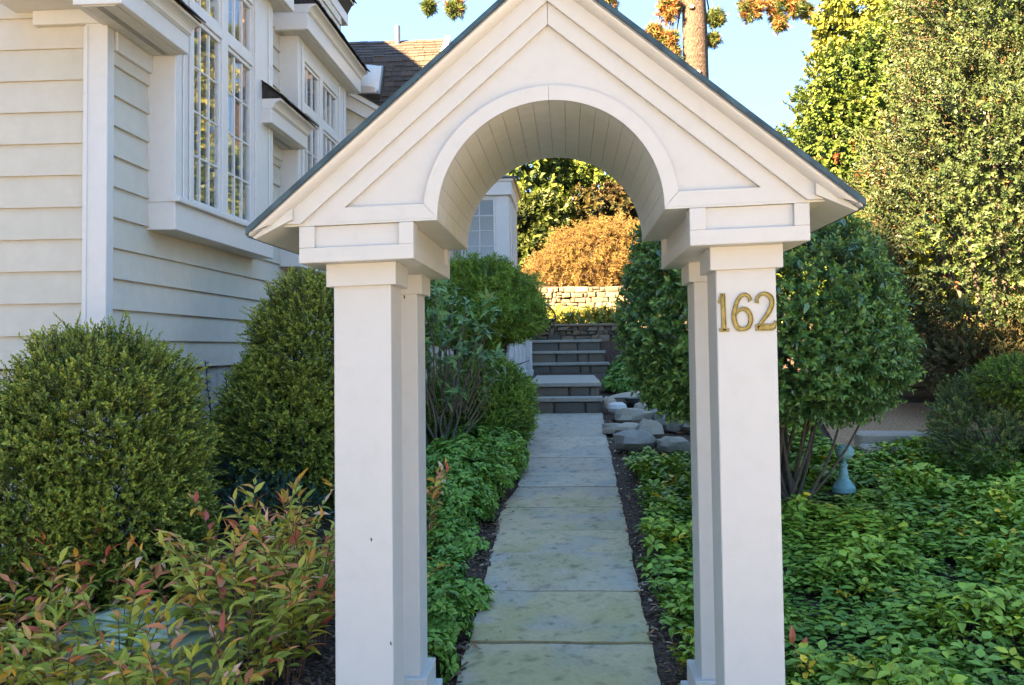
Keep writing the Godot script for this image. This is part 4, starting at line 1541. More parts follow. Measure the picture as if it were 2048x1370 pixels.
func small_things() -> void:
	# verdigris garden light
	var at := Vector3(2.075, gy(2.07, 7.35) + 0.02, -7.35)
	var g := thing("garden_light", "small teal metal garden light standing in the green ground cover", "garden light", at)
	var b := MB.new()
	b.lathe(PackedVector2Array([Vector2(0.0, 0.0), Vector2(0.088, 0.0), Vector2(0.085, 0.035), Vector2(0.058, 0.075), Vector2(0.04, 0.10), Vector2(0.026, 0.19), Vector2(0.034, 0.195), Vector2(0.034, 0.21), Vector2(0.02, 0.212)]), Transform3D(Basis(), Vector3(0, 0.03, 0)), 22)
	put(g, "base", b.mesh(), M.teal)
	b = MB.new()
	b.lathe(PackedVector2Array([Vector2(0.018, 0.0), Vector2(0.02, 0.03), Vector2(0.03, 0.04), Vector2(0.056, 0.06), Vector2(0.069, 0.09), Vector2(0.066, 0.125), Vector2(0.045, 0.150), Vector2(0.0, 0.157)]), Transform3D(Basis.from_euler(Vector3(0.12, 0, -0.08)), Vector3(0, 0.235, 0)), 22)
	put(g, "head", b.mesh(), M.teal)
	# pale green utility box among the shrubs
	at = Vector3(-1.95, gy(0, 4.35) + 0.03, -4.3)
	var u := thing("utility_box", "pale green metal utility box half hidden by reddish shrubs", "utility box", at)
	u.rotation.y = -0.32
	b = MB.new()
	b.bx(-0.33, 0.33, -0.05, 0.15, -0.26, 0.26, 0.015)
	put(u, "body", b.mesh(), M.pale_green)
	b = MB.new()
	b.bx(-0.36, 0.36, 0.15, 0.185, -0.29, 0.29, 0.012)
	b.bx(-0.30, 0.30, 0.185, 0.225, -0.23, 0.23, 0.02)
	var lid := put(u, "lid", b.mesh(), M.pale_green)
	b = MB.new()
	b.bx(-0.20, 0.20, 0.225, 0.245, -0.15, 0.15, 0.012)
	put(lid, "raised_panel", b.mesh(), M.pale_green)
	b = MB.new()
	b.bx(-0.38, 0.38, -0.09, -0.045, -0.31, 0.31, 0.006)
	put(u, "rim", b.mesh(), M.cut)
	# rocks beside the path and steps
	var rocks := [
		["broad grey boulder at the path edge with a flat top", 0.62, 9.2, 0.17, 0.10, 0.16, 1],
		["pointed tan rock leaning behind the flat grey boulder", 0.80, 9.6, 0.16, 0.12, 0.13, 0],
		["long flat tan rock beside the last path slab", 0.56, 9.95, 0.20, 0.06, 0.13, 2],
		["rounded grey rock just below the bottom step", 0.70, 10.45, 0.20, 0.10, 0.17, 0],
		["white rounded stone beside the bottom step", 0.55, 11.0, 0.12, 0.075, 0.10, 4],
		["small brown cobble between the white stone and dark slab", 0.47, 11.35, 0.075, 0.07, 0.07, 2],
		["small tan cobble right of the white stone", 0.82, 11.05, 0.07, 0.065, 0.07, 2],
		["dark slate slab lying behind the white stone", 0.95, 11.5, 0.28, 0.06, 0.14, 3],
		["second white stone farther right among dark slabs", 1.05, 10.9, 0.085, 0.055, 0.08, 4],
		["thick dark stone at the right end of the pile", 1.32, 10.9, 0.16, 0.16, 0.16, 3],
		["sandy flat stone topping the rock pile", 1.0, 12.0, 0.45, 0.05, 0.2, 2],
		["medium grey rock under the leafy bush", 1.12, 10.1, 0.17, 0.10, 0.14, 1],
		["pale tan rock nearest the leafy bush stems", 1.38, 10.0, 0.17, 0.10, 0.13, 0],
		["small dark rock wedged between tan rocks", 0.58, 10.55, 0.09, 0.06, 0.08, 3],
		["low brown rock half sunk beside the ground cover", 0.98, 9.1, 0.15, 0.07, 0.12, 0],
		["white chip of stone on top of the pile", 1.28, 11.3, 0.08, 0.05, 0.06, 4],
		["squat grey stone behind the rounded rock", 0.92, 10.6, 0.13, 0.09, 0.11, 1],
	]
	for k in rocks.size():
		var q: Array = rocks[k]
		var x: float = q[1]
		var d: float = q[2]
		var p := Vector3(x, gy(x, d), -d)
		var pile: float = 0.06 if d > 10.8 else 0.02
		b = MB.new()
		blob(b, Vector3(0, q[4] * 0.5 + pile, 0), Vector3(q[3], q[4], q[5]) * (1.12 if q[6] == 4 else 1.22), 100 + k * 7, 0.05 if q[6] == 4 else 0.26, 6, 9, k * 1.3)
		var o := put(self, "rock", b.mesh(), M.pale_rock if q[6] == 4 else M.rock[q[6]], Transform3D(Basis(), p))
		tag(o, q[0], "rock", "rocks beside the stone steps")
	# grey kerb stones of the side path
	var kr := thing("stone_step", "two worn grey kerb stones at the foot of the reddish side path", "stone step", Vector3(3.22, gy(3.2, 8.85) + 0.03, -8.85))
	rng.seed = 5
	for q in [[-0.55, 0.05, 0.12, -0.35, 0.0], [0.06, 0.75, 0.11, -0.3, 0.05], [-0.6, 0.6, 0.03, 0.0, 0.35]]:
		b = MB.new()
		b.box(Transform3D(Basis(Vector3.UP, -0.12), Vector3((q[0] + q[1]) * 0.5, float(q[2]) * 0.5, (q[3] + q[4]) * 0.5 + 0.05)), Vector3(q[1] - q[0], q[2] + 0.1, q[4] - q[3]), 0.02)
		put(kr, "kerb_stone", b.mesh(), M.rock[2])
	# black garden chair on the terrace
	at = Vector3(-0.42, 1.725, -17.1)
	var ch := thing("garden_chair", "black metal garden chair with curved rails at the top of the steps", "chair", at)
	var arc := func(c: Vector3, r: float, a0: float, a1: float, rad: float) -> ArrayMesh:
		var mb := MB.new()
		var pts := PackedVector3Array()
		var rr := PackedFloat32Array()
		for k in 15:
			var a := lerpf(a0, a1, k / 14.0)
			pts.append(c + Vector3(cos(a) * r, sin(a) * r, 0))
			rr.append(rad)
		mb.tube(pts, rr, 7)
		return mb.mesh()
	for z in [-0.2, 0.2]:
		put(ch, "rocker_hoop", arc.call(Vector3(-0.02, 0.20, z), 0.19, -0.4, PI + 0.4, 0.014), M.black)
		put(ch, "arm_rail", arc.call(Vector3(-0.08, 0.40, z), 0.26, -0.2, PI * 0.62, 0.014), M.black)
	for k in 5:
		put(ch, "back_rod", arc.call(Vector3(-0.08, 0.40, -0.14 + 0.07 * k), 0.22, 0.35, PI * 0.6, 0.008), M.black)
	b = MB.new()
	b.box(Transform3D(Basis(Vector3.BACK, 0.06), Vector3(-0.05, 0.36, 0)), Vector3(0.44, 0.05, 0.42), 0.015)
	b.box(Transform3D(Basis(Vector3.BACK, 0.06), Vector3(-0.05, 0.30, 0.0)), Vector3(0.30, 0.07, 0.36), 0.02)
	put(ch, "seat", b.mesh(), M.black)
	# old timber stump under the weeping maple
	at = Vector3(-1.0, gy(-1, 10.4), -10.5)
	var st := thing("tree_stump", "dark weathered stump in shade beneath the green weeping maple", "stump", at)
	b = MB.new()
	b.lathe(PackedVector2Array([Vector2(0.36, -0.05), Vector2(0.31, 0.2), Vector2(0.29, 0.95), Vector2(0.27, 1.0), Vector2(0.0, 1.0)]), Transform3D(), 16)
	put(st, "trunk", b.mesh(), M.bark)
	# dead flower spikes by the wall
	var ds := thing("dead_stalks", "two dry black seed stalks against the grey foundation wall", "dead stalks", Vector3(-2.72, gy(-2.7, 7.2), -7.15))
	rng.seed = 9
	for k in 2:
		b = MB.new()
		var tip := Vector3(-0.10 + 0.16 * k, 1.12 - 0.1 * k, 0.0)
		var foot := Vector3(0.04 + 0.11 * k, 0.0, 0.05)
		var pts := PackedVector3Array()
		var rr := PackedFloat32Array()
		for i in 12:
			pts.append(foot.lerp(tip, i / 11.0) + Vector3(rf(-0.006, 0.006), 0, 0))
			rr.append(lerpf(0.009, 0.004, i / 11.0))
		b.tube(pts, rr, 5)
		for i in 60:
			var t := rf(0.3, 1.0)
			var p := foot.lerp(tip, t)
			var d := (rv() + Vector3.UP * 0.5).normalized()
			b.leaf2(p, d, rv(), 0.03, 0.012)
		put(ds, "stalk", b.mesh(), M.black)
# ---------------------------------------------------------------- plants near the arch
const W1 := Color(1, 1, 1)

func box_bush(called: String, label: String, at: Vector3, lobes: Array, count: int, sd: int, c0: Color, c1: Color, grp := "", gap := -0.38, smul := 1.0) -> void:
	var o := thing(called, label, "bush", at, grp)
	var sp := []
	for k in 2:
		sp.append(sprig(sd + k, 0.085, 13, 0.021, 0.011, 1.0, c0, c1, Color(0.09, 0.08, 0.04)))
	var pts := crown(sd, count, lobes, 0.78, 0.24, 2.6, gap)
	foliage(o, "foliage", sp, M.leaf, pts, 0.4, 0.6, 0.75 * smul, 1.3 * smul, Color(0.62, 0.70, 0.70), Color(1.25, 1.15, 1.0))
	# taller shoots that break the outline
	var sh := sprig(sd + 9, 0.17, 26, 0.021, 0.011, 0.95, c0, c1, Color(0.10, 0.09, 0.04))
	var p2 := crown(sd + 5, count / 12, lobes, 0.95, 0.17, 2.6, gap)
	foliage(o, "shoots", [sh], M.leaf, p2, 0.35, 0.5, 0.5, 0.9, Color(0.9, 0.9, 0.9), Color(1.4, 1.3, 1.0))
	# inner leaves and twigs
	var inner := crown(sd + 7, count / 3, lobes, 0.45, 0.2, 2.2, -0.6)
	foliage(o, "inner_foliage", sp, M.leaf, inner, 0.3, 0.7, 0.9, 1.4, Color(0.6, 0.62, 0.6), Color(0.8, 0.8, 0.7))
	stems(o, sd + 3, 12, at, 0.10, lobes, 0.012, "branch", M.twig, 0.9)

func near_plants() -> void:
	# --- boxwoods
	var g0 := Color(0.088, 0.125, 0.018)
	var g1 := Color(0.19, 0.22, 0.034)
	box_bush("boxwood", "big round boxwood at the house corner, widest on the left side", Vector3(-2.55, gy(0, 5.0), -5.0),
		[[Vector3(-2.58, 1.00, -5.05), Vector3(0.52, 0.68, 0.55)], [Vector3(-2.82, 0.75, -4.85), Vector3(0.46, 0.62, 0.48)], [Vector3(-2.40, 0.70, -4.95), Vector3(0.38, 0.52, 0.42)]], 9500, 11, g0, g1, "", -0.50)
	box_bush("boxwood", "tall egg-shaped boxwood between the clapboard wall and the arch column", Vector3(-2.02, gy(0, 7.0), -7.0),
		[[Vector3(-1.96, 1.35, -7.05), Vector3(0.44, 0.76, 0.46)], [Vector3(-2.08, 0.95, -6.95), Vector3(0.50, 0.60, 0.50)]], 8000, 12, g0, g1, "", -0.36)
	box_bush("boxwood", "low clipped boxwood with a flat side along the path", Vector3(-0.92, gy(0, 9.3), -9.3),
		[[Vector3(-0.82, 1.06, -9.2), Vector3(0.42, 0.36, 0.48)], [Vector3(-0.70, 0.88, -9.05), Vector3(0.28, 0.30, 0.42)], [Vector3(-1.05, 1.0, -9.1), Vector3(0.38, 0.36, 0.4)]], 5500, 13, Color(0.075, 0.145, 0.02), Color(0.15, 0.235, 0.035), "", -0.45)

	# --- dark blue-green low shrub at the wall foot
	var o := thing("yew_shrub", "low dark blue-green shrub in shade between the two tall boxwoods", "bush", Vector3(-2.62, gy(0, 7.2), -7.2))
	var sp := [sprig(31, 0.10, 18, 0.026, 0.010, 1.0, Color(0.03, 0.065, 0.045), Color(0.05, 0.09, 0.06), Color(0.05, 0.04, 0.03))]
	var lob := [[Vector3(-2.62, 0.68, -7.15), Vector3(0.34, 0.36, 0.34)], [Vector3(-2.30, 0.58, -6.7), Vector3(0.34, 0.24, 0.3)], [Vector3(-2.05, 0.50, -6.4), Vector3(0.3, 0.18, 0.3)]]
	foliage(o, "foliage", sp, M.leaf, crown(31, 2600, lob, 0.6, 0.25, 2.5, -0.5), 0.5, 0.5, 0.7, 1.2, Color(0.8, 0.8, 0.8), W1)

	leucothoe()
	rhododendron()
	weeping_maple()
	viburnum()
	perennials()
	ground_cover()

# arching stems with big leaves turning red: every leaf a part
func leucothoe() -> void:
	var shapes := []
	for k in 5:
		rng.seed = 500 + k
		var b := MB.new()
		b.leaf_big(Vector3.ZERO, Vector3(0, 1, 0), Vector3(0, 0, 1), 0.098, 0.034, rf(0.12, 0.4), rf(0.2, 0.8), rf(0.34, 0.45))
		shapes.append(b.mesh())
	var tones := []
	for q in [Color(0.26, 0.27, 0.03), Color(0.38, 0.35, 0.04), Color(0.46, 0.37, 0.05), Color(0.58, 0.29, 0.07), Color(0.60, 0.20, 0.08), Color(0.46, 0.09, 0.05), Color(0.64, 0.33, 0.04), Color(0.19, 0.23, 0.03), Color(0.68, 0.38, 0.22)]:
		var m := StandardMaterial3D.new()
		m.albedo_color = lin(q.r, q.g, q.b)
		m.roughness = 0.5
		m.metallic_specular = 0.32
		m.backlight_enabled = true
		m.backlight = Color(0.3, 0.34, 0.15)
		tones.append(m)
	# x, depth, height, stems, redness, label
	var plants := [
		[-1.28, 4.55, 0.88, 15, 0.35, "tallest leucothoe shrub with green and red leaves close against the column"],
		[-1.62, 4.75, 0.85, 15, 0.42, "reddish leucothoe shrub behind the tallest one, below the dark bare soil"],
		[-1.42, 4.0, 0.80, 16, 0.15, "yellow-green leucothoe shrub in front of the tallest one beside the column"],
		[-2.55, 4.55, 0.72, 15, 0.45, "leucothoe with pink shoot tips behind the utility box at the boxwood foot"],
		[-2.42, 4.05, 0.58, 16, 0.30, "leucothoe half covering the left side of the utility box"],
		[-2.05, 3.72, 0.50, 17, 0.22, "leucothoe with drooping leaves in front of the utility box"],
		[-2.62, 3.95, 0.66, 17, 0.35, "leucothoe at the lower left edge of the picture"],
		[-1.72, 3.66, 0.42, 17, 0.30, "low leucothoe with orange and yellow leaves at the bottom of the picture"],
		[-1.95, 4.0, 0.55, 16, 0.25, "yellow-green leucothoe right in front of the utility box lid"],
		[-2.3, 4.45, 0.60, 15, 0.40, "reddish leucothoe just behind the utility box"],
		[-1.30, 4.25, 0.78, 16, 0.28, "leafy green leucothoe filling the gap at the left column's outer side"],
		[-1.75, 4.35, 0.74, 16, 0.40, "pink and green leucothoe at the right end of the utility box"],
		[-1.52, 3.66, 0.50, 16, 0.20, "yellow-green leucothoe at the bottom edge beside the column"],
		[-2.25, 3.58, 0.42, 16, 0.28, "low leucothoe at the bottom edge left of the middle"],
		[-2.85, 4.25, 0.66, 16, 0.38, "leucothoe at the left edge in front of the big round boxwood"],
		[-1.50, 5.05, 0.72, 13, 0.45, "leucothoe on the bare soil between boxwood and column"],
		[-1.52, 5.45, 0.66, 11, 0.6, "thin leucothoe with pale pink tips against the egg-shaped boxwood"],
		[-1.12, 5.6, 0.70, 9, 0.55, "bronze and orange leucothoe behind the arch columns on the left"],
		[-0.98, 6.1, 0.72, 8, 0.6, "orange leaved leucothoe just right of the rear left column"],
		[-0.92, 5.1, 0.40, 6, 0.4, "small leucothoe low beside the rear left column"],
	]
	for pi in plants.size():
		var q: Array = plants[pi]
		rng.seed = 600 + pi * 3
		var at := Vector3(q[0], gy(q[0], q[1]), -q[1])
		var o := thing("leucothoe", q[5], "shrub", at, "leucothoe shrubs")
		var ht: float = q[2]
		for s in int(q[3]):
			var a := rf(0, TAU)
			var lean := rf(0.12, 0.75)
			var dirh := Vector3(cos(a), 0, sin(a))
			var p0 := dirh * rf(0.0, 0.12)
			var L := ht * rf(0.75, 1.12)
			var p1 := p0 + (Vector3.UP * (1.0 - lean * 0.25) + dirh * lean * 0.35) * L * 0.55
			var p2 := p1 + (Vector3.UP * (0.85 - lean * 0.75) + dirh * (0.2 + lean * 0.75)) * L * 0.5
			var b := MB.new()
			var pts := PackedVector3Array()
			var rr := PackedFloat32Array()
			for k in 9:
				var t := k / 8.0
				var pp := p0.lerp(p1, t).lerp(p1.lerp(p2, t), t)
				pts.append(pp)
				rr.append(lerpf(0.0038, 0.0014, t))
			b.tube(pts, rr, 5)
			put(o, "stem", b.mesh(), M.red_twig)
			var nl := int(L * 21.0) + 6
			for k in nl:
				var t := 0.15 + 0.85 * k / float(nl - 1)
				var f := t * 8.0
				var i0 := mini(int(f), 7)
				var pos := pts[i0].lerp(pts[i0 + 1], f - i0)
				var tan := (pts[i0 + 1] - pts[i0]).normalized()
				var sd := tan.cross(Vector3.UP)
				sd = sd.normalized() if sd.length() > 0.05 else Vector3.RIGHT
				var sgn := 1.0 if k % 2 == 0 else -1.0
				var dir := (tan * rf(0.35, 0.75) + sd * sgn * rf(0.6, 1.0) + Vector3.UP * rf(-0.25, 0.35) + rv() * 0.3).normalized()
				if k >= nl - 2:
					dir = (tan + rv() * 0.5 + Vector3.UP * 0.3).normalized()
				var nn := Vector3.UP + rv() * 0.5
				nn = (nn - dir * nn.dot(dir)).normalized()
				var sc := rf(0.7, 1.25) * (0.75 if k >= nl - 2 else 1.0)
				var B := Basis(dir.cross(nn).normalized(), dir, nn).scaled(Vector3.ONE * sc * 0.92)
				var red: float = q[4] * (0.35 + 1.1 * t * t)
				var mi := 0
				if rng.randf() < red * 1.05:
					mi = [3, 4, 5, 6, 8, 4, 3, 2][rng.randi() % 8]
				else:
					mi = [0, 0, 1, 1, 2, 7][rng.randi() % 6]
				put(o, "leaf", shapes[rng.randi() % 5], tones[mi], Transform3D(B, pos))

func rhododendron() -> void:
	var shapes := []
	for k in 4:
		rng.seed = 520 + k
		var b := MB.new()
		b.leaf_big(Vector3.ZERO, Vector3(0, 1, 0), Vector3(0, 0, 1), 0.10, 0.034, rf(0.1, 0.25), rf(0.2, 0.6), 0.5)
		shapes.append(b.mesh())
	var tones := []
	for q in [Color(0.045, 0.10, 0.026), Color(0.065, 0.135, 0.035), Color(0.095, 0.165, 0.045), Color(0.14, 0.20, 0.07)]:
		var m := StandardMaterial3D.new()
		m.albedo_color = lin(q.r, q.g, q.b)
		m.roughness = 0.42
		m.metallic_specular = 0.4
		m.backlight_enabled = true
		m.backlight = Color(0.15, 0.2, 0.08)
		tones.append(m)
	var at := Vector3(-1.10, gy(-1.1, 8.1), -8.1)
	var o := thing("rhododendron", "leggy rhododendron with bare grey stems and long glossy leaves", "shrub", at)
	rng.seed = 530
	var tips := []
	for k in 50:
		tips.append(Vector3(rf(-1.38, -0.68), rf(1.15, 2.12), -rf(7.6, 8.5)))
	for k in 10:
		tips.append(Vector3(rf(-0.78, -0.55), rf(1.25, 1.95), -rf(7.7, 8.2)))
	for k in 12:
		var b := MB.new()
		var foot := Vector3(rf(-1.22, -1.0), 0, -rf(7.95, 8.2))
		foot.y = gy(foot.x, -foot.z)
		var e: Vector3 = tips[k * 4]
		var pts := PackedVector3Array()
		var rr := PackedFloat32Array()
		for i in 10:
			var t := i / 9.0
			pts.append(foot.lerp(e, t) + Vector3(sin(t * 6.0 + k) * 0.05 * sin(t * PI), 0.08 * sin(t * PI), cos(t * 5.0 + k * 2.0) * 0.05 * sin(t * PI)) - at)
			rr.append(lerpf(0.013, 0.004, t))
		b.tube(pts, rr, 6)
		put(o, "stem", b.mesh(), M.grey_twig)
	for k in tips.size():
		var e: Vector3 = tips[k]
		var foot := Vector3(lerpf(-1.1, e.x, 0.5), lerpf(gy(0, 8.1), e.y, 0.55), lerpf(-8.1, e.z, 0.5))
		if k % 4 != 0:
			var b := MB.new()
			b.tube(PackedVector3Array([foot - at, foot.lerp(e, 0.55) + rv() * 0.03 - at, e - at]), PackedFloat32Array([0.006, 0.005, 0.003]), 5)
			put(o, "twig", b.mesh(), M.grey_twig)
		var ax := (e - foot).normalized()
		ax = (ax + Vector3.UP * 0.4 + rv() * 0.2).normalized()
		var n := 5
		for i in n:
			var a := TAU * i / n + rf(-0.3, 0.3)
			var fb := frame_y(ax, a)
			var dir := (fb.x * 1.0 + ax * rf(-0.2, 1.4) + rv() * 0.45).normalized()
			var nn := (ax - dir * ax.dot(dir)).normalized()
			put(o, "leaf", shapes[rng.randi() % 4], tones[clampi(int(rf(0, 3.2)), 0, 3)], Transform3D(Basis(dir.cross(nn), dir, nn).scaled(Vector3.ONE * rf(0.7, 1.15)), e - at))
	# the many whorls behind the outer ones
	var xf := []
	var cs := []
	for k in 130:
		var p := Vector3(rf(-1.42, -0.62), rf(1.2, 2.15), -rf(7.6, 8.8))
		if p.y < 1.45 and rng.randf() < 0.6:
			continue
		xf.append(Transform3D(frame_y(Vector3.UP * 0.6 + Vector3(0.1, 0, 0.4) + rv() * 0.6, rf(0, TAU)).scaled(Vector3.ONE * rf(0.7, 1.15)), p - at))
		cs.append(Color(1, 1, 1) * rf(0.75, 1.25))
	many(o, "inner_leaves", rhodo_whorl(540), M.leaf, xf, cs)

func rhodo_whorl(sd: int) -> ArrayMesh:
	rng.seed = sd
	var b := MB.new()
	for i in 6:
		var a := TAU * i / 6.0 + rf(-0.3, 0.3)
		var dir := (Vector3(cos(a), rf(-0.3, 1.1), sin(a)) + rv() * 0.4).normalized()
		var nn := Vector3.UP + rv() * 0.3
		nn = (nn - dir * nn.dot(dir)).normalized()
		b.col = hue(Color(0.05, 0.11, 0.028).lerp(Color(0.10, 0.17, 0.045), rng.randf()), 0.2)
		b.leaf_big(dir * 0.006, dir, nn, 0.1 * rf(0.75, 1.1), 0.034, rf(0.1, 0.25), rf(0.2, 0.6), 0.5)
	return b.mesh()

func lace_sprig(sd: int, c0: Color, c1: Color, L := 0.16) -> ArrayMesh:
	rng.seed = sd
	var b := MB.new()
	b.col = Color(0.08, 0.05, 0.03)
	b.tube(PackedVector3Array([Vector3.ZERO, Vector3(0, L * 0.6, 0.02), Vector3(0, L, 0)]), PackedFloat32Array([0.002, 0.0015, 0.001]), 3)
	for k in 9:
		var o := Vector3(0, L * (0.15 + 0.85 * k / 8.0), 0.01)
		var a := k * 2.4
		var dir := (Vector3(cos(a), 0.55, sin(a))).normalized()
		for j in 5:
			var d2 := (dir + rv() * 0.75).normalized()
			var nn := rv()
			nn = (nn - d2 * nn.dot(d2)).normalized()
			b.col = hue(c0.lerp(c1, rng.randf()), 0.15)
			b.leaf2(o, d2, nn, rf(0.035, 0.06), 0.0075, 0.05)
	return b.mesh()

func drape(o: Node3D, called: String, meshes: Array, pts: Array, sc0: float, sc1: float, ca: Color, cb: Color, sag := 1.0) -> void:
	var xf := []
	var cs := []
	for m in meshes:
		xf.append([])
		cs.append([])
	for q in pts:
		var nn: Vector3 = q[1]
		var dn := Vector3.DOWN - nn * Vector3.DOWN.dot(nn)
		if dn.length() < 0.1:
			dn = Vector3(rf(-1, 1), 0, rf(-1, 1))
		var y := (dn.normalized() * sag + nn * 0.55 + rv() * 0.45).normalized()
		var k := rng.randi() % meshes.size()
		xf[k].append(Transform3D(frame_y(y, rf(0, TAU)).scaled(Vector3.ONE * rf(sc0, sc1)), q[0] - o.position))
		cs[k].append(ca.lerp(cb, clampf(0.5 + q[2] * 1.6 + rf(-0.25, 0.25), 0, 1)))
	for k in meshes.size():
		many(o, called, meshes[k], M.needle, xf[k], cs[k])

func weeping_maple() -> void:
	var at := Vector3(-0.82, gy(-0.8, 9.9), -9.9)
	var o := thing("weeping_maple", "green laceleaf weeping maple, a drooping mound left of the steps", "small tree", at)
	var ms := [lace_sprig(41, Color(0.07, 0.14, 0.018), Color(0.14, 0.21, 0.03)), lace_sprig(42, Color(0.06, 0.13, 0.018), Color(0.16, 0.22, 0.03))]
	var lob := [[Vector3(-0.95, 2.30, -9.95), Vector3(0.36, 0.22, 0.45)], [Vector3(-0.78, 2.16, -9.9), Vector3(0.38, 0.22, 0.45)], [Vector3(-0.60, 2.00, -9.85), Vector3(0.24, 0.18, 0.4)], [Vector3(-1.22, 2.14, -9.95), Vector3(0.42, 0.26, 0.5)], [Vector3(-0.76, 1.94, -9.7), Vector3(0.40, 0.18, 0.45)], [Vector3(-1.05, 1.90, -9.7), Vector3(0.45, 0.20, 0.45)]]
	drape(o, "foliage", ms, crown(41, 3600, lob, 0.75, 0.35, 2.4, -0.5, 1.74), 0.7, 1.3, Color(0.65, 0.7, 0.7), Color(1.25, 1.15, 1.0))
	stems(o, 43, 7, at, 0.06, lob, 0.03, "branch", M.twig, 0.7)

func viburnum() -> void:
	var at := Vector3(1.55, gy(1.5, 7.05), -7.05)
	var o := thing("viburnum", "large dark glossy-leaved egg-shaped bush on bare arching stems behind the numbered column", "bush", at)
	var lob := [[Vector3(1.42, 1.78, -7.2), Vector3(1.00, 0.92, 0.95)], [Vector3(1.52, 1.52, -7.15), Vector3(0.93, 0.58, 0.92)], [Vector3(1.25, 2.15, -7.2), Vector3(0.72, 0.72, 0.75)], [Vector3(1.83, 1.74, -7.1), Vector3(0.54, 0.58, 0.65)]]
	var c0 := Color(0.035, 0.085, 0.022)
	var c1 := Color(0.085, 0.155, 0.035)
	var sp := []
	for k in 3:
		sp.append(sprig(51 + k, 0.11, 10, 0.055, 0.029, 0.95, c0, c1, Color(0.06, 0.05, 0.03), false, 0.25))
	var pts := crown(51, 8500, lob, 0.80, 0.07, 2.0, -0.7, 1.10)
	var near := []
	var rest := []
	for q in pts:
		if q[3] > 0.97 and q[1].z > 0.25 and near.size() < 300 and rng.randf() < 0.35:
			near.append(q)
		else:
			rest.append(q)
	foliage(o, "foliage", sp, M.gloss, rest, 0.15, 0.5, 0.55, 0.95, Color(0.75, 0.8, 0.8), Color(1.25, 1.2, 1.1))
	var shapes := []
	for k in 4:
		rng.seed = 550 + k
		var b := MB.new()
		b.leaf_big(Vector3.ZERO, Vector3(0, 1, 0), Vector3(0, 0, 1), 0.066, 0.036, rf(0.1, 0.25), rf(0.2, 0.5), 0.42)
		shapes.append(b.mesh())
	var tones := []
	for q in [Color(0.03, 0.075, 0.022), Color(0.045, 0.10, 0.03), Color(0.07, 0.15, 0.04), Color(0.10, 0.18, 0.04)]:
		var m := StandardMaterial3D.new()
		m.albedo_color = lin(q.r, q.g, q.b)
		m.roughness = 0.25
		m.metallic_specular = 0.6
		m.backlight_enabled = true
		m.backlight = Color(0.15, 0.22, 0.08)
		tones.append(m)
	rng.seed = 560
	for q in near:
		var nn: Vector3 = (q[1] + Vector3.UP * 0.4 + rv() * 0.4).normalized()
		var dir: Vector3 = Vector3.DOWN * 0.8 + q[1] * 0.3 + rv() * 0.7
		dir = (dir - nn * dir.dot(nn)).normalized()
		var dep: float = 0.02
		put(o, "leaf", shapes[rng.randi() % 4], tones[clampi(int(absf(rng.randfn()) * 1.4), 0, 3)], Transform3D(Basis(dir.cross(nn), dir, nn).scaled(Vector3.ONE * rf(0.7, 1.2)), q[0] + q[1] * dep - at))
	stems(o, 53, 22, at, 0.13, lob, 0.017, "stem", M.twig, 0.72)
	# long leaning stems on the right
	rng.seed = 57
	for k in 5:
		var b := MB.new()
		var foot := Vector3(1.50 + rf(-0.05, 0.1), 0, -6.75 - rf(0, 0.2))
		foot.y = gy(foot.x, -foot.z) - 0.02
		var tip := Vector3(1.98 + rf(-0.2, 0.25), 1.25 + rf(-0.1, 0.2), -6.9 - rf(0, 0.5))
		var p := PackedVector3Array()
		var rr := PackedFloat32Array()
		for i in 10:
			var t := i / 9.0
			p.append(foot.lerp(tip, t) + Vector3(0, -0.10 * sin(t * PI), 0) + rv() * 0.006 - at)
			rr.append(lerpf(0.014, 0.006, t))
		b.tube(p, rr, 7)
		put(o, "stem", b.mesh(), M.twig)

func whorl(sd: int, n: int, L: float, W: float, h: float, c0: Color, c1: Color, big := true) -> ArrayMesh:
	rng.seed = sd
	var b := MB.new()
	b.col = Color(0.07, 0.09, 0.03)
	b.tube(PackedVector3Array([Vector3.ZERO, Vector3(0, h, 0)]), PackedFloat32Array([0.0022, 0.0018]), 3)
	for i in n:
		var a := TAU * i / n + rf(-0.35, 0.35)
		var dir := Vector3(cos(a), rf(-0.05, 0.6), sin(a)).normalized()
		var nn := (Vector3.UP + rv() * 0.25)
		nn = (nn - dir * nn.dot(dir)).normalized()
		b.col = hue(c0.lerp(c1, rng.randf()), 0.15)
		var o := Vector3(0, h * rf(0.72, 1.0), 0) + dir * 0.01
		var k := rf(0.75, 1.2)
		if big:
			b.leaf_big(o, dir, nn, L * k, W * k * 1.1, rf(0.05, 0.25), rf(0.1, 0.5), 0.42)
		else:
			b.leaf2(o, dir, nn, L * k, W * k, rf(0.05, 0.25))
	return b.mesh()

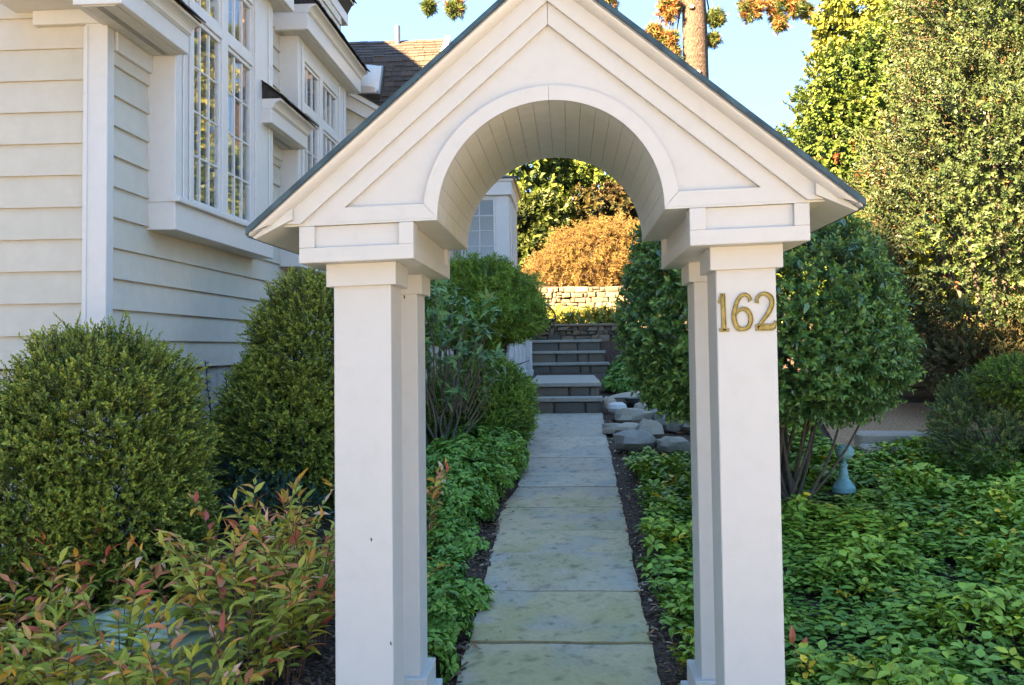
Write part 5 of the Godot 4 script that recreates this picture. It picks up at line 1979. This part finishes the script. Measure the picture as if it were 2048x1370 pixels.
func perennials() -> void:
	# soft mounds of lobed leaves at the left edge of the path
	var c0 := Color(0.062, 0.14, 0.02)
	var c1 := Color(0.13, 0.23, 0.032)
	var ms := [whorl(61, 9, 0.04, 0.024, 0.06, c0, c1), whorl(62, 11, 0.035, 0.020, 0.07, c0, c1)]
	var spots := [
		[-0.80, 8.25, 0.38, 0.29, 800, "feathery green perennial mound in front of the low clipped boxwood"],
		[-0.90, 7.5, 0.38, 0.31, 800, "broad green perennial mound halfway along the left path edge"],
		[-0.86, 6.75, 0.28, 0.22, 420, "lower green perennial mound nearer the arch on the left path edge"],
		[-0.76, 6.05, 0.13, 0.12, 130, "small green perennial clump on bare mulch behind the left rear column"],
		[-1.15, 6.9, 0.36, 0.34, 500, "green perennial mound behind the orange leucothoe"],
		[-0.78, 5.45, 0.14, 0.13, 150, "tiny green clump in the mulch between the column and slabs"],
		[-0.70, 4.75, 0.13, 0.14, 150, "green seedling clump beside the left rear plinth"],
		[-0.72, 4.35, 0.12, 0.10, 120, "lowest green seedling clump at the bottom left edge of the path"],
		[0.95, 14.3, 0.34, 0.22, 420, "low green plant on the bank right of the broad landing"],
		[0.75, 13.0, 0.26, 0.14, 320, "mossy low plant between the landing and the rock pile"],
		[-0.58, 5.15, 0.08, 0.06, 60, "thin sprout right on the left edge of a mossy slab"],
	]
	for k in spots.size():
		var q: Array = spots[k]
		var at := Vector3(q[0], gy(q[0], q[1]), -q[1])
		var o := thing("perennial", q[5], "plant", at, "green perennials beside the path and steps")
		var r: float = q[2]
		var hh: float = q[3]
		var pts := crown(610 + k, q[4], [[at + Vector3(0, hh * 0.35, 0), Vector3(r, hh * 0.85, r)]], 0.6, 0.4, 3.0, -0.5, at.y)
		foliage(o, "foliage", ms, M.leaf, pts, 1.1, 0.5, 0.7, 1.25, Color(0.8, 0.85, 0.85), Color(1.3, 1.2, 1.1))

func ground_cover() -> void:
	var c0 := Color(0.078, 0.145, 0.018)
	var c1 := Color(0.165, 0.25, 0.03)
	var ms := [whorl(71, 6, 0.062, 0.030, 0.10, c0, c1), whorl(72, 5, 0.055, 0.034, 0.12, c0, c1), whorl(73, 7, 0.048, 0.026, 0.09, c0, c1)]
	var xf := [[], [], []]
	var cs := [[], [], []]
	rng.seed = 74
	nz.seed = 74
	nz.frequency = 0.6
	nz.fractal_octaves = 3
	var n := 0
	while n < 30000:
		var d := 3.1 + 6.6 * sqrt(rng.randf()) if rng.randf() < 0.5 else rf(3.1, 9.6)
		var x := rf(0.42, 7.2)
		if x > 1.5 + d * 0.62:
			continue
		var edge := 0.465 + 0.10 * nz.get_noise_2d(d * 2.0, 4.0) + clampf((d - 5.5) * 0.03, 0.0, 0.14)
		if x < edge or (x < edge + 0.12 and rng.randf() < 0.5):
			continue
		if d > 8.6 and x < 1.6:
			continue
		if d > 8.5 and x > 2.4 and x < 4.6 and x - 2.4 > (9.2 - d) * 1.2:
			continue
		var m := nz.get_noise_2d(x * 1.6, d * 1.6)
		if m < -0.34 and rng.randf() < 0.75:
			continue
		var lx := absf(x - 2.075 * d / 7.35)
		if d > 6.2 and d < 7.6 and lx < 0.11 and (d > 7.2 or rng.randf() < 0.5):
			continue
		var k := rng.randi() % 3
		var hgt := (1.0 + m * 0.9) * (0.45 if d > 5.8 and d < 7.6 and lx < 0.3 else 1.0)
		var B := Basis.from_euler(Vector3(rf(-0.35, 0.35), rf(0, TAU), rf(-0.35, 0.35))) .scaled(Vector3(1, hgt, 1) * rf(0.55, 1.12))
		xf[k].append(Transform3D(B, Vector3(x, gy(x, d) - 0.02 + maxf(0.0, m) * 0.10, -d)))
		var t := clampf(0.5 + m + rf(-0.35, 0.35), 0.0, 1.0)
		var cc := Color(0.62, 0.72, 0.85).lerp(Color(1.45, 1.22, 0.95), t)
		if rng.randf() < 0.012:
			cc = Color(4.2, 1.6, 0.9)
		elif rng.randf() < 0.04:
			cc = Color(2.4, 1.45, 0.9)
		cs[k].append(cc)
		n += 1
	var root := thing("ground_cover", "dense bright green leafy ground cover filling the bed right of the path", "ground cover", Vector3(1.6, gy(1.6, 6.0), -6.0))
	root.set_meta("kind", "stuff")
	for k in 3:
		for i in xf[k].size():
			var T: Transform3D = xf[k][i]
			T.origin -= root.position
			xf[k][i] = T
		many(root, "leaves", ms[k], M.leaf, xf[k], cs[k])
	# two red leaves standing in it
	var f := thing("red_shoot", "orange-red leaves poking out of the ground cover at the numbered column foot", "plant", Vector3(1.03, gy(1, 4.35) + 0.05, -4.35))
	var b := MB.new()
	b.leaf_big(Vector3(-0.05, 0.08, 0), Vector3(0.05, 1, 0.1).normalized(), Vector3(0, 0, 1), 0.085, 0.032)
	b.leaf_big(Vector3(0.0, 0.07, 0), Vector3(0.3, 0.9, 0.2).normalized(), Vector3(0, 0.2, 1).normalized(), 0.05, 0.03)
	b.leaf_big(Vector3(0.01, 0.03, 0.02), Vector3(0.4, 0.7, 0.4).normalized(), Vector3(0, 0.4, 1).normalized(), 0.05, 0.03)
	b.tube(PackedVector3Array([Vector3(-0.02, -0.05, 0), Vector3(-0.04, 0.09, 0)]), PackedFloat32Array([0.002, 0.0015]), 4)
	put(f, "leaf", b.mesh(), mat(lin(0.55, 0.12, 0.05), 0.4))

# ---------------------------------------------------------------- plants farther off
func tree(called: String, label: String, cat: String, at: Vector3, lobes: Array, count: int, sd: int, meshes: Array, lm: Material, ca: Color, cb: Color, s0: float, s1: float, r0: float, deep := 0.72, rough := 0.35, nf := 0.6, gap := -0.3, grp := "", up := 0.3) -> Node3D:
	var o := thing(called, label, cat, at, grp)
	foliage(o, "crown", meshes, lm, crown(sd, count, lobes, deep, rough, nf, gap), up, 0.6, s0, s1, ca, cb)
	if r0 > 0.0:
		stems(o, sd + 1, 7, at, r0 * 1.5, lobes, r0, "trunk", M.twig, 0.7)
	return o

func far_plants() -> void:
	# --- big sunlit holly on the right
	var h0 := Color(0.034, 0.062, 0.022)
	var h1 := Color(0.060, 0.084, 0.032)
	var hol := []
	for k in 3:
		hol.append(sprig(101 + k, 0.22, 17, 0.050, 0.028, 1.0, h0, h1, Color(0.14, 0.10, 0.06), false, 0.2))
	var ho := tree("holly_tree", "huge sunlit holly with small glinting leaves filling the right side", "tree", Vector3(4.7, gy(4.7, 10.4), -10.6),
		[[Vector3(5.25, 3.1, -11.0), Vector3(1.75, 1.9, 1.7)], [Vector3(4.35, 2.5, -10.6), Vector3(0.95, 1.0, 1.0)], [Vector3(5.75, 5.2, -11.4), Vector3(1.5, 1.9, 1.7)], [Vector3(5.0, 3.9, -10.9), Vector3(1.1, 1.1, 1.2)], [Vector3(6.8, 4.2, -11.0), Vector3(1.6, 2.6, 1.7)]],
		13500, 104, hol, M.gloss, Color(0.7, 0.7, 0.7), Color(1.35, 1.25, 1.15), 0.7, 1.25, 0.05, 0.75, 0.30, 0.8, -0.42)
	# orange-brown dead leaves and red berries among it
	var lb := MB.new()
	lb.leaf(Vector3.ZERO, Vector3.UP, Vector3.BACK, 0.06, 0.035, 0.2, 0.2)
	lb.leaf(Vector3(0.02, 0.01, 0.02), Vector3(0.6, 0.6, 0.4).normalized(), Vector3(0.4, -0.2, 0.9).normalized(), 0.06, 0.035, 0.2, 0.2)
	var bp := crown(109, 420, [[Vector3(5.25, 3.1, -11.0), Vector3(1.78, 1.92, 1.72)], [Vector3(4.35, 2.5, -10.6), Vector3(0.97, 1.02, 1.02)], [Vector3(5.75, 5.2, -11.4), Vector3(1.5, 1.9, 1.7)]], 0.95, 0.3, 0.8, -0.9)
	foliage(ho, "orange_leaves", [lb.mesh()], M.leaf, bp, 0.2, 0.8, 0.6, 1.2, Color(0.30, 0.075, 0.03), Color(0.33, 0.19, 0.07))

	# --- tall maple behind, yellow-green with some red
	var mapl := []
	for k in 2:
		mapl.append(sprig(121 + k, 0.30, 22, 0.082, 0.062, 1.1, Color(0.058, 0.102, 0.020), Color(0.098, 0.135, 0.028), Color(0.1, 0.08, 0.05), false, 0.3))
	var ma := tree("maple_tree", "tall yellow-green maple with a few red leaves behind the holly", "tree", Vector3(5.0, gy(5, 15), -16.0),
		[[Vector3(4.75, 3.9, -15.8), Vector3(1.25, 1.7, 1.4)], [Vector3(5.4, 5.4, -16.2), Vector3(1.25, 1.4, 1.4)], [Vector3(7.0, 6.6, -16.5), Vector3(1.6, 1.8, 1.5)], [Vector3(4.4, 2.9, -15.2), Vector3(1.0, 1.2, 1.0)], [Vector3(7.0, 4.4, -16.0), Vector3(1.9, 2.4, 1.6)]],
		6500, 124, mapl, M.leaf, Color(0.62, 0.68, 0.7), Color(1.4, 1.25, 1.0), 0.6, 1.1, 0.09, 0.6, 0.4, 0.7, -0.22)
	var rp := crown(129, 160, [[Vector3(4.75, 4.0, -15.5), Vector3(0.9, 0.7, 1.4)], [Vector3(4.6, 3.2, -15.0), Vector3(0.6, 0.5, 1.1)]], 0.9, 0.3, 0.8, -0.2)
	foliage(ma, "red_leaves", [mapl[0]], M.leaf, rp, 0.2, 0.6, 0.5, 0.9, Color(2.4, 0.45, 0.9), Color(3.0, 0.75, 1.2))

	# --- small golden conifer at the holly's foot
	var fine := [sprig(131, 0.13, 22, 0.035, 0.010, 0.9, Color(0.17, 0.20, 0.02), Color(0.26, 0.27, 0.035), Color(0.1, 0.08, 0.03))]
	tree("golden_shrub", "small golden-green shrub glowing in sun beside the holly", "shrub", Vector3(3.75, gy(3.7, 12), -12.0),
		[[Vector3(3.80, 2.95, -12.0), Vector3(0.40, 0.36, 0.4)], [Vector3(4.0, 2.6, -12.1), Vector3(0.4, 0.45, 0.4)]], 1500, 132, fine, M.leaf, Color(0.7, 0.75, 0.7), Color(1.2, 1.15, 1.0), 0.7, 1.2, 0.03, 0.7, 0.3, 2.0, -0.4)

	# --- clipped hedges far right
	var hd := [sprig(141, 0.10, 16, 0.026, 0.012, 1.0, Color(0.055, 0.095, 0.03), Color(0.11, 0.14, 0.05), Color(0.09, 0.06, 0.04))]
	var hd2 := [sprig(147, 0.10, 16, 0.026, 0.012, 1.0, Color(0.09, 0.11, 0.04), Color(0.17, 0.14, 0.07), Color(0.12, 0.07, 0.05))]
	tree("dome_hedge", "long low dome-topped dark hedge in front of the tan stone wall", "hedge", Vector3(4.6, gy(4.6, 10.4), -10.4),
		[[Vector3(4.35, 1.42, -10.4), Vector3(0.66, 0.32, 0.6)], [Vector3(5.2, 1.48, -10.3), Vector3(0.9, 0.34, 0.6)]], 3600, 142, hd2, M.leaf, Color(0.8, 0.75, 0.75), Color(1.25, 1.15, 1.1), 0.8, 1.3, 0.02, 0.75, 0.2, 1.6, -0.5)
	var hl := tree("loose_hedge", "loose dark shrub with bare inner twigs at the right edge", "hedge", Vector3(3.75, gy(3.7, 8.5), -8.5),
		[[Vector3(3.72, 0.92, -8.5), Vector3(0.50, 0.32, 0.5)], [Vector3(4.2, 0.9, -8.5), Vector3(0.6, 0.30, 0.5)], [Vector3(3.55, 0.72, -8.2), Vector3(0.42, 0.28, 0.4)]], 2600, 144, hd, M.leaf, Color(0.9, 0.9, 0.8), Color(1.6, 1.5, 1.0), 0.8, 1.3, 0.016, 0.6, 0.35, 1.8, -0.25)
	hl.set_meta("label", "loose dark shrub with bare inner twigs in front of the reddish side path")
	var yg := [sprig(151, 0.10, 16, 0.028, 0.012, 1.0, Color(0.075, 0.14, 0.018), Color(0.13, 0.20, 0.025), Color(0.09, 0.06, 0.04))]
	tree("bright_shrub", "bright yellow-green clipped shrub on top of the loose dark one at the right edge", "shrub", Vector3(3.95, gy(3.9, 8.3), -8.3),
		[[Vector3(3.90, 1.26, -8.2), Vector3(0.40, 0.16, 0.36)]], 1100, 152, yg, M.leaf, Color(0.8, 0.8, 0.8), Color(1.25, 1.2, 1.0), 0.8, 1.2, 0.014, 0.6, 0.2, 2.0, -0.5)

	# --- orange weeping maple on the upper terrace
	var om := [lace_sprig(161, Color(0.135, 0.08, 0.022), Color(0.165, 0.115, 0.036), 0.24), lace_sprig(162, Color(0.125, 0.068, 0.02), Color(0.155, 0.11, 0.034), 0.24)]
	var at := Vector3(0.55, gy(0.5, 21.7), -21.7)
	var o := thing("orange_maple", "orange laceleaf maple mound glowing in sun above the stone wall", "small tree", at)
	var lob := [[Vector3(0.42, 3.62, -21.7), Vector3(0.85, 0.72, 0.9)], [Vector3(-0.15, 3.38, -21.5), Vector3(0.66, 0.42, 0.8)], [Vector3(0.95, 3.85, -21.9), Vector3(0.75, 0.66, 0.8)], [Vector3(1.4, 3.65, -21.8), Vector3(0.8, 0.72, 0.8)], [Vector3(0.6, 3.30, -21.3), Vector3(0.7, 0.40, 0.7)]]
	drape(o, "foliage", om, crown(163, 4200, lob, 0.72, 0.40, 1.5, -0.45, 3.05), 0.8, 1.5, Color(0.7, 0.62, 0.6), Color(1.2, 1.2, 1.1))
	stems(o, 165, 8, at, 0.1, lob, 0.05, "branch", M.twig, 0.75)

	# --- sunlit planting between the two stone walls
	var bedm := [sprig(171, 0.12, 12, 0.06, 0.035, 1.1, Color(0.17, 0.19, 0.03), Color(0.28, 0.27, 0.05), Color(0.1, 0.08, 0.03), false, 0.3)]
	rng.seed = 172
	for k in 9:
		var x := -1.5 + 0.32 * k
		var a2 := Vector3(x, 1.98, -18.9)
		var p := thing("bed_plant", ["yellow-green leafy plant at the left end of the sunlit row above the seat wall", "yellow-green plant second from left in the row above the seat wall", "yellow-green plant third from left in the row above the seat wall", "yellow-green plant fourth from left in the row, above the black chair", "yellow-green plant in the middle of the row above the seat wall", "yellow-green plant just right of the row's middle above the seat wall", "yellow-green plant third from right in the row above the seat wall", "yellow-green plant second from right in the row above the seat wall", "yellow-green leafy plant at the right end of the row above the seat wall"][k], "plant", a2, "yellow-green plants above the seat wall")
		foliage(p, "foliage", bedm, M.leaf, crown(173 + k, 150, [[a2 + Vector3(0, 0.14, 0), Vector3(0.24, 0.19, 0.4)]], 0.5, 0.4, 2.0, -0.6), 0.6, 0.5, 0.7, 1.2, Color(0.85, 0.85, 0.85), Color(1.2, 1.2, 1.1))

	# --- wooded bank seen through and behind the arch
	var bk := []
	for k in 2:
		bk.append(sprig(181 + k, 0.42, 16, 0.16, 0.11, 1.1, Color(0.056, 0.098, 0.020), Color(0.105, 0.135, 0.028), Color(0.08, 0.06, 0.04), false, 0.3))
	var bank := [
		["sunlit yellow-green tree on the bank behind the sunroom roof", Vector3(-1.0, 5.2, -27.0), Vector3(1.5, 2.6, 1.6), 1.0, 1700],
		["bright green tree in the middle of the bank above the orange maple", Vector3(1.1, 6.0, -28.0), Vector3(1.7, 2.2, 1.6), 1.05, 1800],
		["brown twiggy tree in shade just above the orange maple", Vector3(1.6, 4.6, -25.0), Vector3(1.4, 1.2, 1.0), 0.3, 900],
		["green bushy tree at the right end of the bank behind the arch", Vector3(3.3, 5.2, -26.0), Vector3(1.5, 2.0, 1.5), 0.9, 1500],
		["dark green tree low behind the sunroom corner", Vector3(-0.7, 3.9, -24.0), Vector3(1.0, 1.2, 1.0), 0.5, 900],
		["wide pale tree closing the bank beyond the house wing", Vector3(-4.5, 5.0, -29.0), Vector3(2.6, 2.6, 1.8), 0.9, 1800],
		["large green tree on the slope behind the yellow-green maple", Vector3(8.2, 5.2, -22.0), Vector3(2.6, 3.4, 2.2), 0.85, 2400],
		["tall rear tree on the slope at the far right", Vector3(11.0, 5.5, -19.0), Vector3(2.6, 4.4, 2.4), 0.8, 2400],
	]
	for k in bank.size():
		var q: Array = bank[k]
		var c: Vector3 = q[1]
		var r: Vector3 = q[2]
		var kk: float = q[3]
		var a3 := Vector3(c.x, gy(c.x, -c.z), c.z)
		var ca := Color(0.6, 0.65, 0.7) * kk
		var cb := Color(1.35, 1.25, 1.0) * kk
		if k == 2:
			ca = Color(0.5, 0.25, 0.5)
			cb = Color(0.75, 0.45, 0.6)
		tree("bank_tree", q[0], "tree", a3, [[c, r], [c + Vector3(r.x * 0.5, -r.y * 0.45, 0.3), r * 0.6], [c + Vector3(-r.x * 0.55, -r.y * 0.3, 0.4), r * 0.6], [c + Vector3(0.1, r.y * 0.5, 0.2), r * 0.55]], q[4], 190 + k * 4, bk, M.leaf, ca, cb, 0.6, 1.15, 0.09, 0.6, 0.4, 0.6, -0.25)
	# tall woods farther up the slope behind the holly; the bay windows mirror them
	var rg := [sprig(301, 0.9, 16, 0.34, 0.24, 1.1, Color(0.10, 0.13, 0.022), Color(0.17, 0.18, 0.03), Color(0.08, 0.06, 0.04), false, 0.3)]
	var rs := [["tall woodland tree high on the slope, hidden behind the holly", 17.5, 52.0, 21.0], ["second tall woodland tree high on the slope behind the holly", 22.0, 57.0, 24.0], ["farthest tall woodland tree high on the slope to the right", 27.5, 60.0, 26.0], ["broad woodland tree low on the slope behind the maple", 17.5, 45.0, 16.5]]
	for k in 4:
		var q: Array = rs[k]
		var a4 := Vector3(q[1], gy(q[1], q[2]), -q[2])
		var tp: float = q[3]
		var mid := (tp + a4.y) * 0.5
		tree("woodland_tree", q[0], "tree", a4, [[Vector3(a4.x, mid + 1.0, a4.z), Vector3(3.0, (tp - a4.y) * 0.45, 3.0)], [Vector3(a4.x + 2.0, mid - 1.0, a4.z + 0.5), Vector3(2.6, (tp - a4.y) * 0.32, 2.6)], [Vector3(a4.x - 1.0, mid + 3.0, a4.z), Vector3(2.2, (tp - a4.y) * 0.28, 2.2)]], 1700, 310 + k * 3, rg, M.leaf, Color(0.65, 0.7, 0.7), Color(1.35, 1.2, 1.0), 0.7, 1.2, 0.25, 0.6, 0.35, 0.3, -0.25)
	# brown soil bank below the orange maple carries dead twigs
	pine()

func pine() -> void:
	var K := 1.35
	var at := Vector3(2.78 * K, gy(2.78 * K, 27.0), -27.0)
	var o := thing("pine_tree", "tall bare pine trunk rising above the arch roof with rusty hanging tufts", "tree", at)
	var b := MB.new()
	var pts := PackedVector3Array()
	var rr := PackedFloat32Array()
	rng.seed = 211
	for k in 24:
		var t := k / 23.0
		pts.append(Vector3(0.02 * sin(t * 9.0), t * 21.0, 0.02 * cos(t * 7.0)))
		rr.append(lerpf(0.41, 0.24, t) * (1.0 + 0.04 * sin(k * 2.7)))
	b.tube(pts, rr, 16)
	var tk := put(o, "trunk", b.mesh(), M.bark)
	for q in [[-0.12, 1.6 + 7.15 * K - at.y, 0.30], [0.02, 1.6 + 5.75 * K - at.y, 0.32]]:
		b = MB.new()
		b.lathe(PackedVector2Array([Vector2(0.09, 0), Vector2(0.075, 0.05), Vector2(0.065, 0.07)]), Transform3D(Basis(Vector3.RIGHT, 1.45), Vector3(q[0], q[1], q[2])), 12)
		put(tk, "knot_rim", b.mesh(), M.bark)
		b = MB.new()
		b.lathe(PackedVector2Array([Vector2(0.066, 0.06), Vector2(0.03, 0.068), Vector2(0.0, 0.068)]), Transform3D(Basis(Vector3.RIGHT, 1.45), Vector3(q[0], q[1], q[2])), 12)
		put(tk, "cut_knot", b.mesh(), M.cut_wood)
	var tuft := func(sd: int, c0: Color, c1: Color) -> ArrayMesh:
		rng.seed = sd
		var mb := MB.new()
		for k in 46:
			var d := (rv() + Vector3.UP * 0.5).normalized()
			var nn := rv()
			nn = (nn - d * nn.dot(d)).normalized()
			mb.col = hue(c0.lerp(c1, rng.randf()), 0.2)
			mb.leaf2(rv() * 0.034, d, nn, rf(0.10, 0.20), 0.018, 0.05)
		return mb.mesh()
	var green: ArrayMesh = tuft.call(212, Color(0.05, 0.075, 0.02), Color(0.10, 0.12, 0.03))
	var rust: ArrayMesh = tuft.call(213, Color(0.22, 0.09, 0.025), Color(0.26, 0.15, 0.05))
	# branch ends: target, radius, rusty share
	var ends := [
		[Vector3(1.92, 8.20, -20.0), 0.26, 0.5], [Vector3(2.22, 8.75, -19.9), 0.35, 0.6], [Vector3(2.24, 8.10, -19.9), 0.22, 0.6], [Vector3(2.30, 7.72, -19.9), 0.24, 0.7], [Vector3(2.05, 7.62, -20.0), 0.16, 0.6],
		[Vector3(3.22, 8.55, -20.0), 0.22, 0.1], [Vector3(3.18, 8.1, -20.05), 0.16, 0.1],
		[Vector3(3.98, 8.75, -20.0), 0.34, 0.6], [Vector3(4.5, 8.85, -20.0), 0.34, 0.5], [Vector3(4.85, 8.75, -20.0), 0.30, 0.4], [Vector3(4.55, 8.42, -20.0), 0.20, 0.4], [Vector3(5.15, 8.65, -20.0), 0.12, 0.1],
		[Vector3(0.95, 9.05, -20.0), 0.28, 0.4], [Vector3(-2.95, 9.0, -20.0), 0.16, 0.1], [Vector3(-2.38, 8.98, -20.0), 0.26, 0.2],
		[Vector3(1.0, 9.9, -20.2), 0.5, 0.03], [Vector3(4.2, 10.0, -20.2), 0.6, 0.03], [Vector3(2.8, 12.0, -20.2), 1.2, 0.02], [Vector3(2.2, 14.5, -20.2), 1.4, 0.02],
	]
	var gx := []
	var gc := []
	var rx := []
	var rc := []
	rng.seed = 215
	for q in ends:
		var e: Vector3 = q[0]
		e = Vector3(e.x * K, 1.6 + (e.y - 1.6) * K, e.z * K)
		var r: float = q[1] * K
		var s := Vector3(2.78 * K, minf(e.y + 2.0, 22.0), -27.0)
		b = MB.new()
		var pp := PackedVector3Array()
		var rad := PackedFloat32Array()
		for k in 10:
			var t := k / 9.0
			var p := s.lerp(e, t)
			p.y = lerpf(s.y, e.y, t * t) + 0.2 * sin(t * PI)
			pp.append(p - at)
			rad.append(lerpf(0.05, 0.012, t))
		b.tube(pp, rad, 6)
		put(o, "branch", b.mesh(), M.twig)
		for k in int(90.0 * r / 0.4):
			var d := rv() * r * sqrt(rng.randf())
			var p := e + d * Vector3(0.8, 0.9, 0.8) + Vector3(0, 0.02, 0) - at
			var T := Transform3D(frame_y(d.normalized() + Vector3.UP * 0.4, rf(0, TAU)).scaled(Vector3.ONE * rf(0.7, 1.2)), p)
			if rng.randf() < q[2]:
				rx.append(T)
				rc.append(Color(1, 1, 1) * rf(0.7, 1.3))
			else:
				gx.append(T)
				gc.append(Color(1, 1, 1) * rf(0.7, 1.3))
	many(o, "needles", green, M.needle, gx, gc)
	many(o, "rusty_needles", rust, M.needle, rx, rc)

# ---------------------------------------------------------------- trees left of the frame whose shade falls over the garden
func shade_trees() -> void:
	var cl := []
	for k in 2:
		cl.append(sprig(231 + k, 0.55, 26, 0.22, 0.13, 1.1, Color(0.03, 0.06, 0.018), Color(0.06, 0.09, 0.025), Color(0.07, 0.05, 0.03), false, 0.2))
	var says := ["high-crowned dark tree across the drive, nearest the house front", "second high-crowned tree from the house across the drive", "third high-crowned tree from the house across the drive", "fourth high-crowned tree from the house across the drive", "last high-crowned tree at the road end of the drive"]
	for k in 5:
		var d := -3.2 - 2.3 * k
		var x := -14.0 + 0.2 * (k % 2)
		var at := Vector3(x, gy(x, d), -d)
		var lob := [[Vector3(x, 9.4, -d), Vector3(1.6, 2.6, 1.6)], [Vector3(x, 12.2, -d), Vector3(1.5, 2.6, 1.6)], [Vector3(x, 14.9, -d), Vector3(1.45, 2.5, 1.55)]]
		var o := thing("drive_tree", says[k], "tree", at, "trees across the drive")
		foliage(o, "crown", cl, M.leaf, crown(240 + k, 2600, lob, 0.55, 0.2, 0.6, -0.9), 0.3, 0.6, 0.9, 1.4, Color(0.8, 0.8, 0.8), Color(1.1, 1.1, 1.0))
		stems(o, 250 + k, 5, at, 0.1, lob, 0.12, "trunk", M.twig, 0.6)
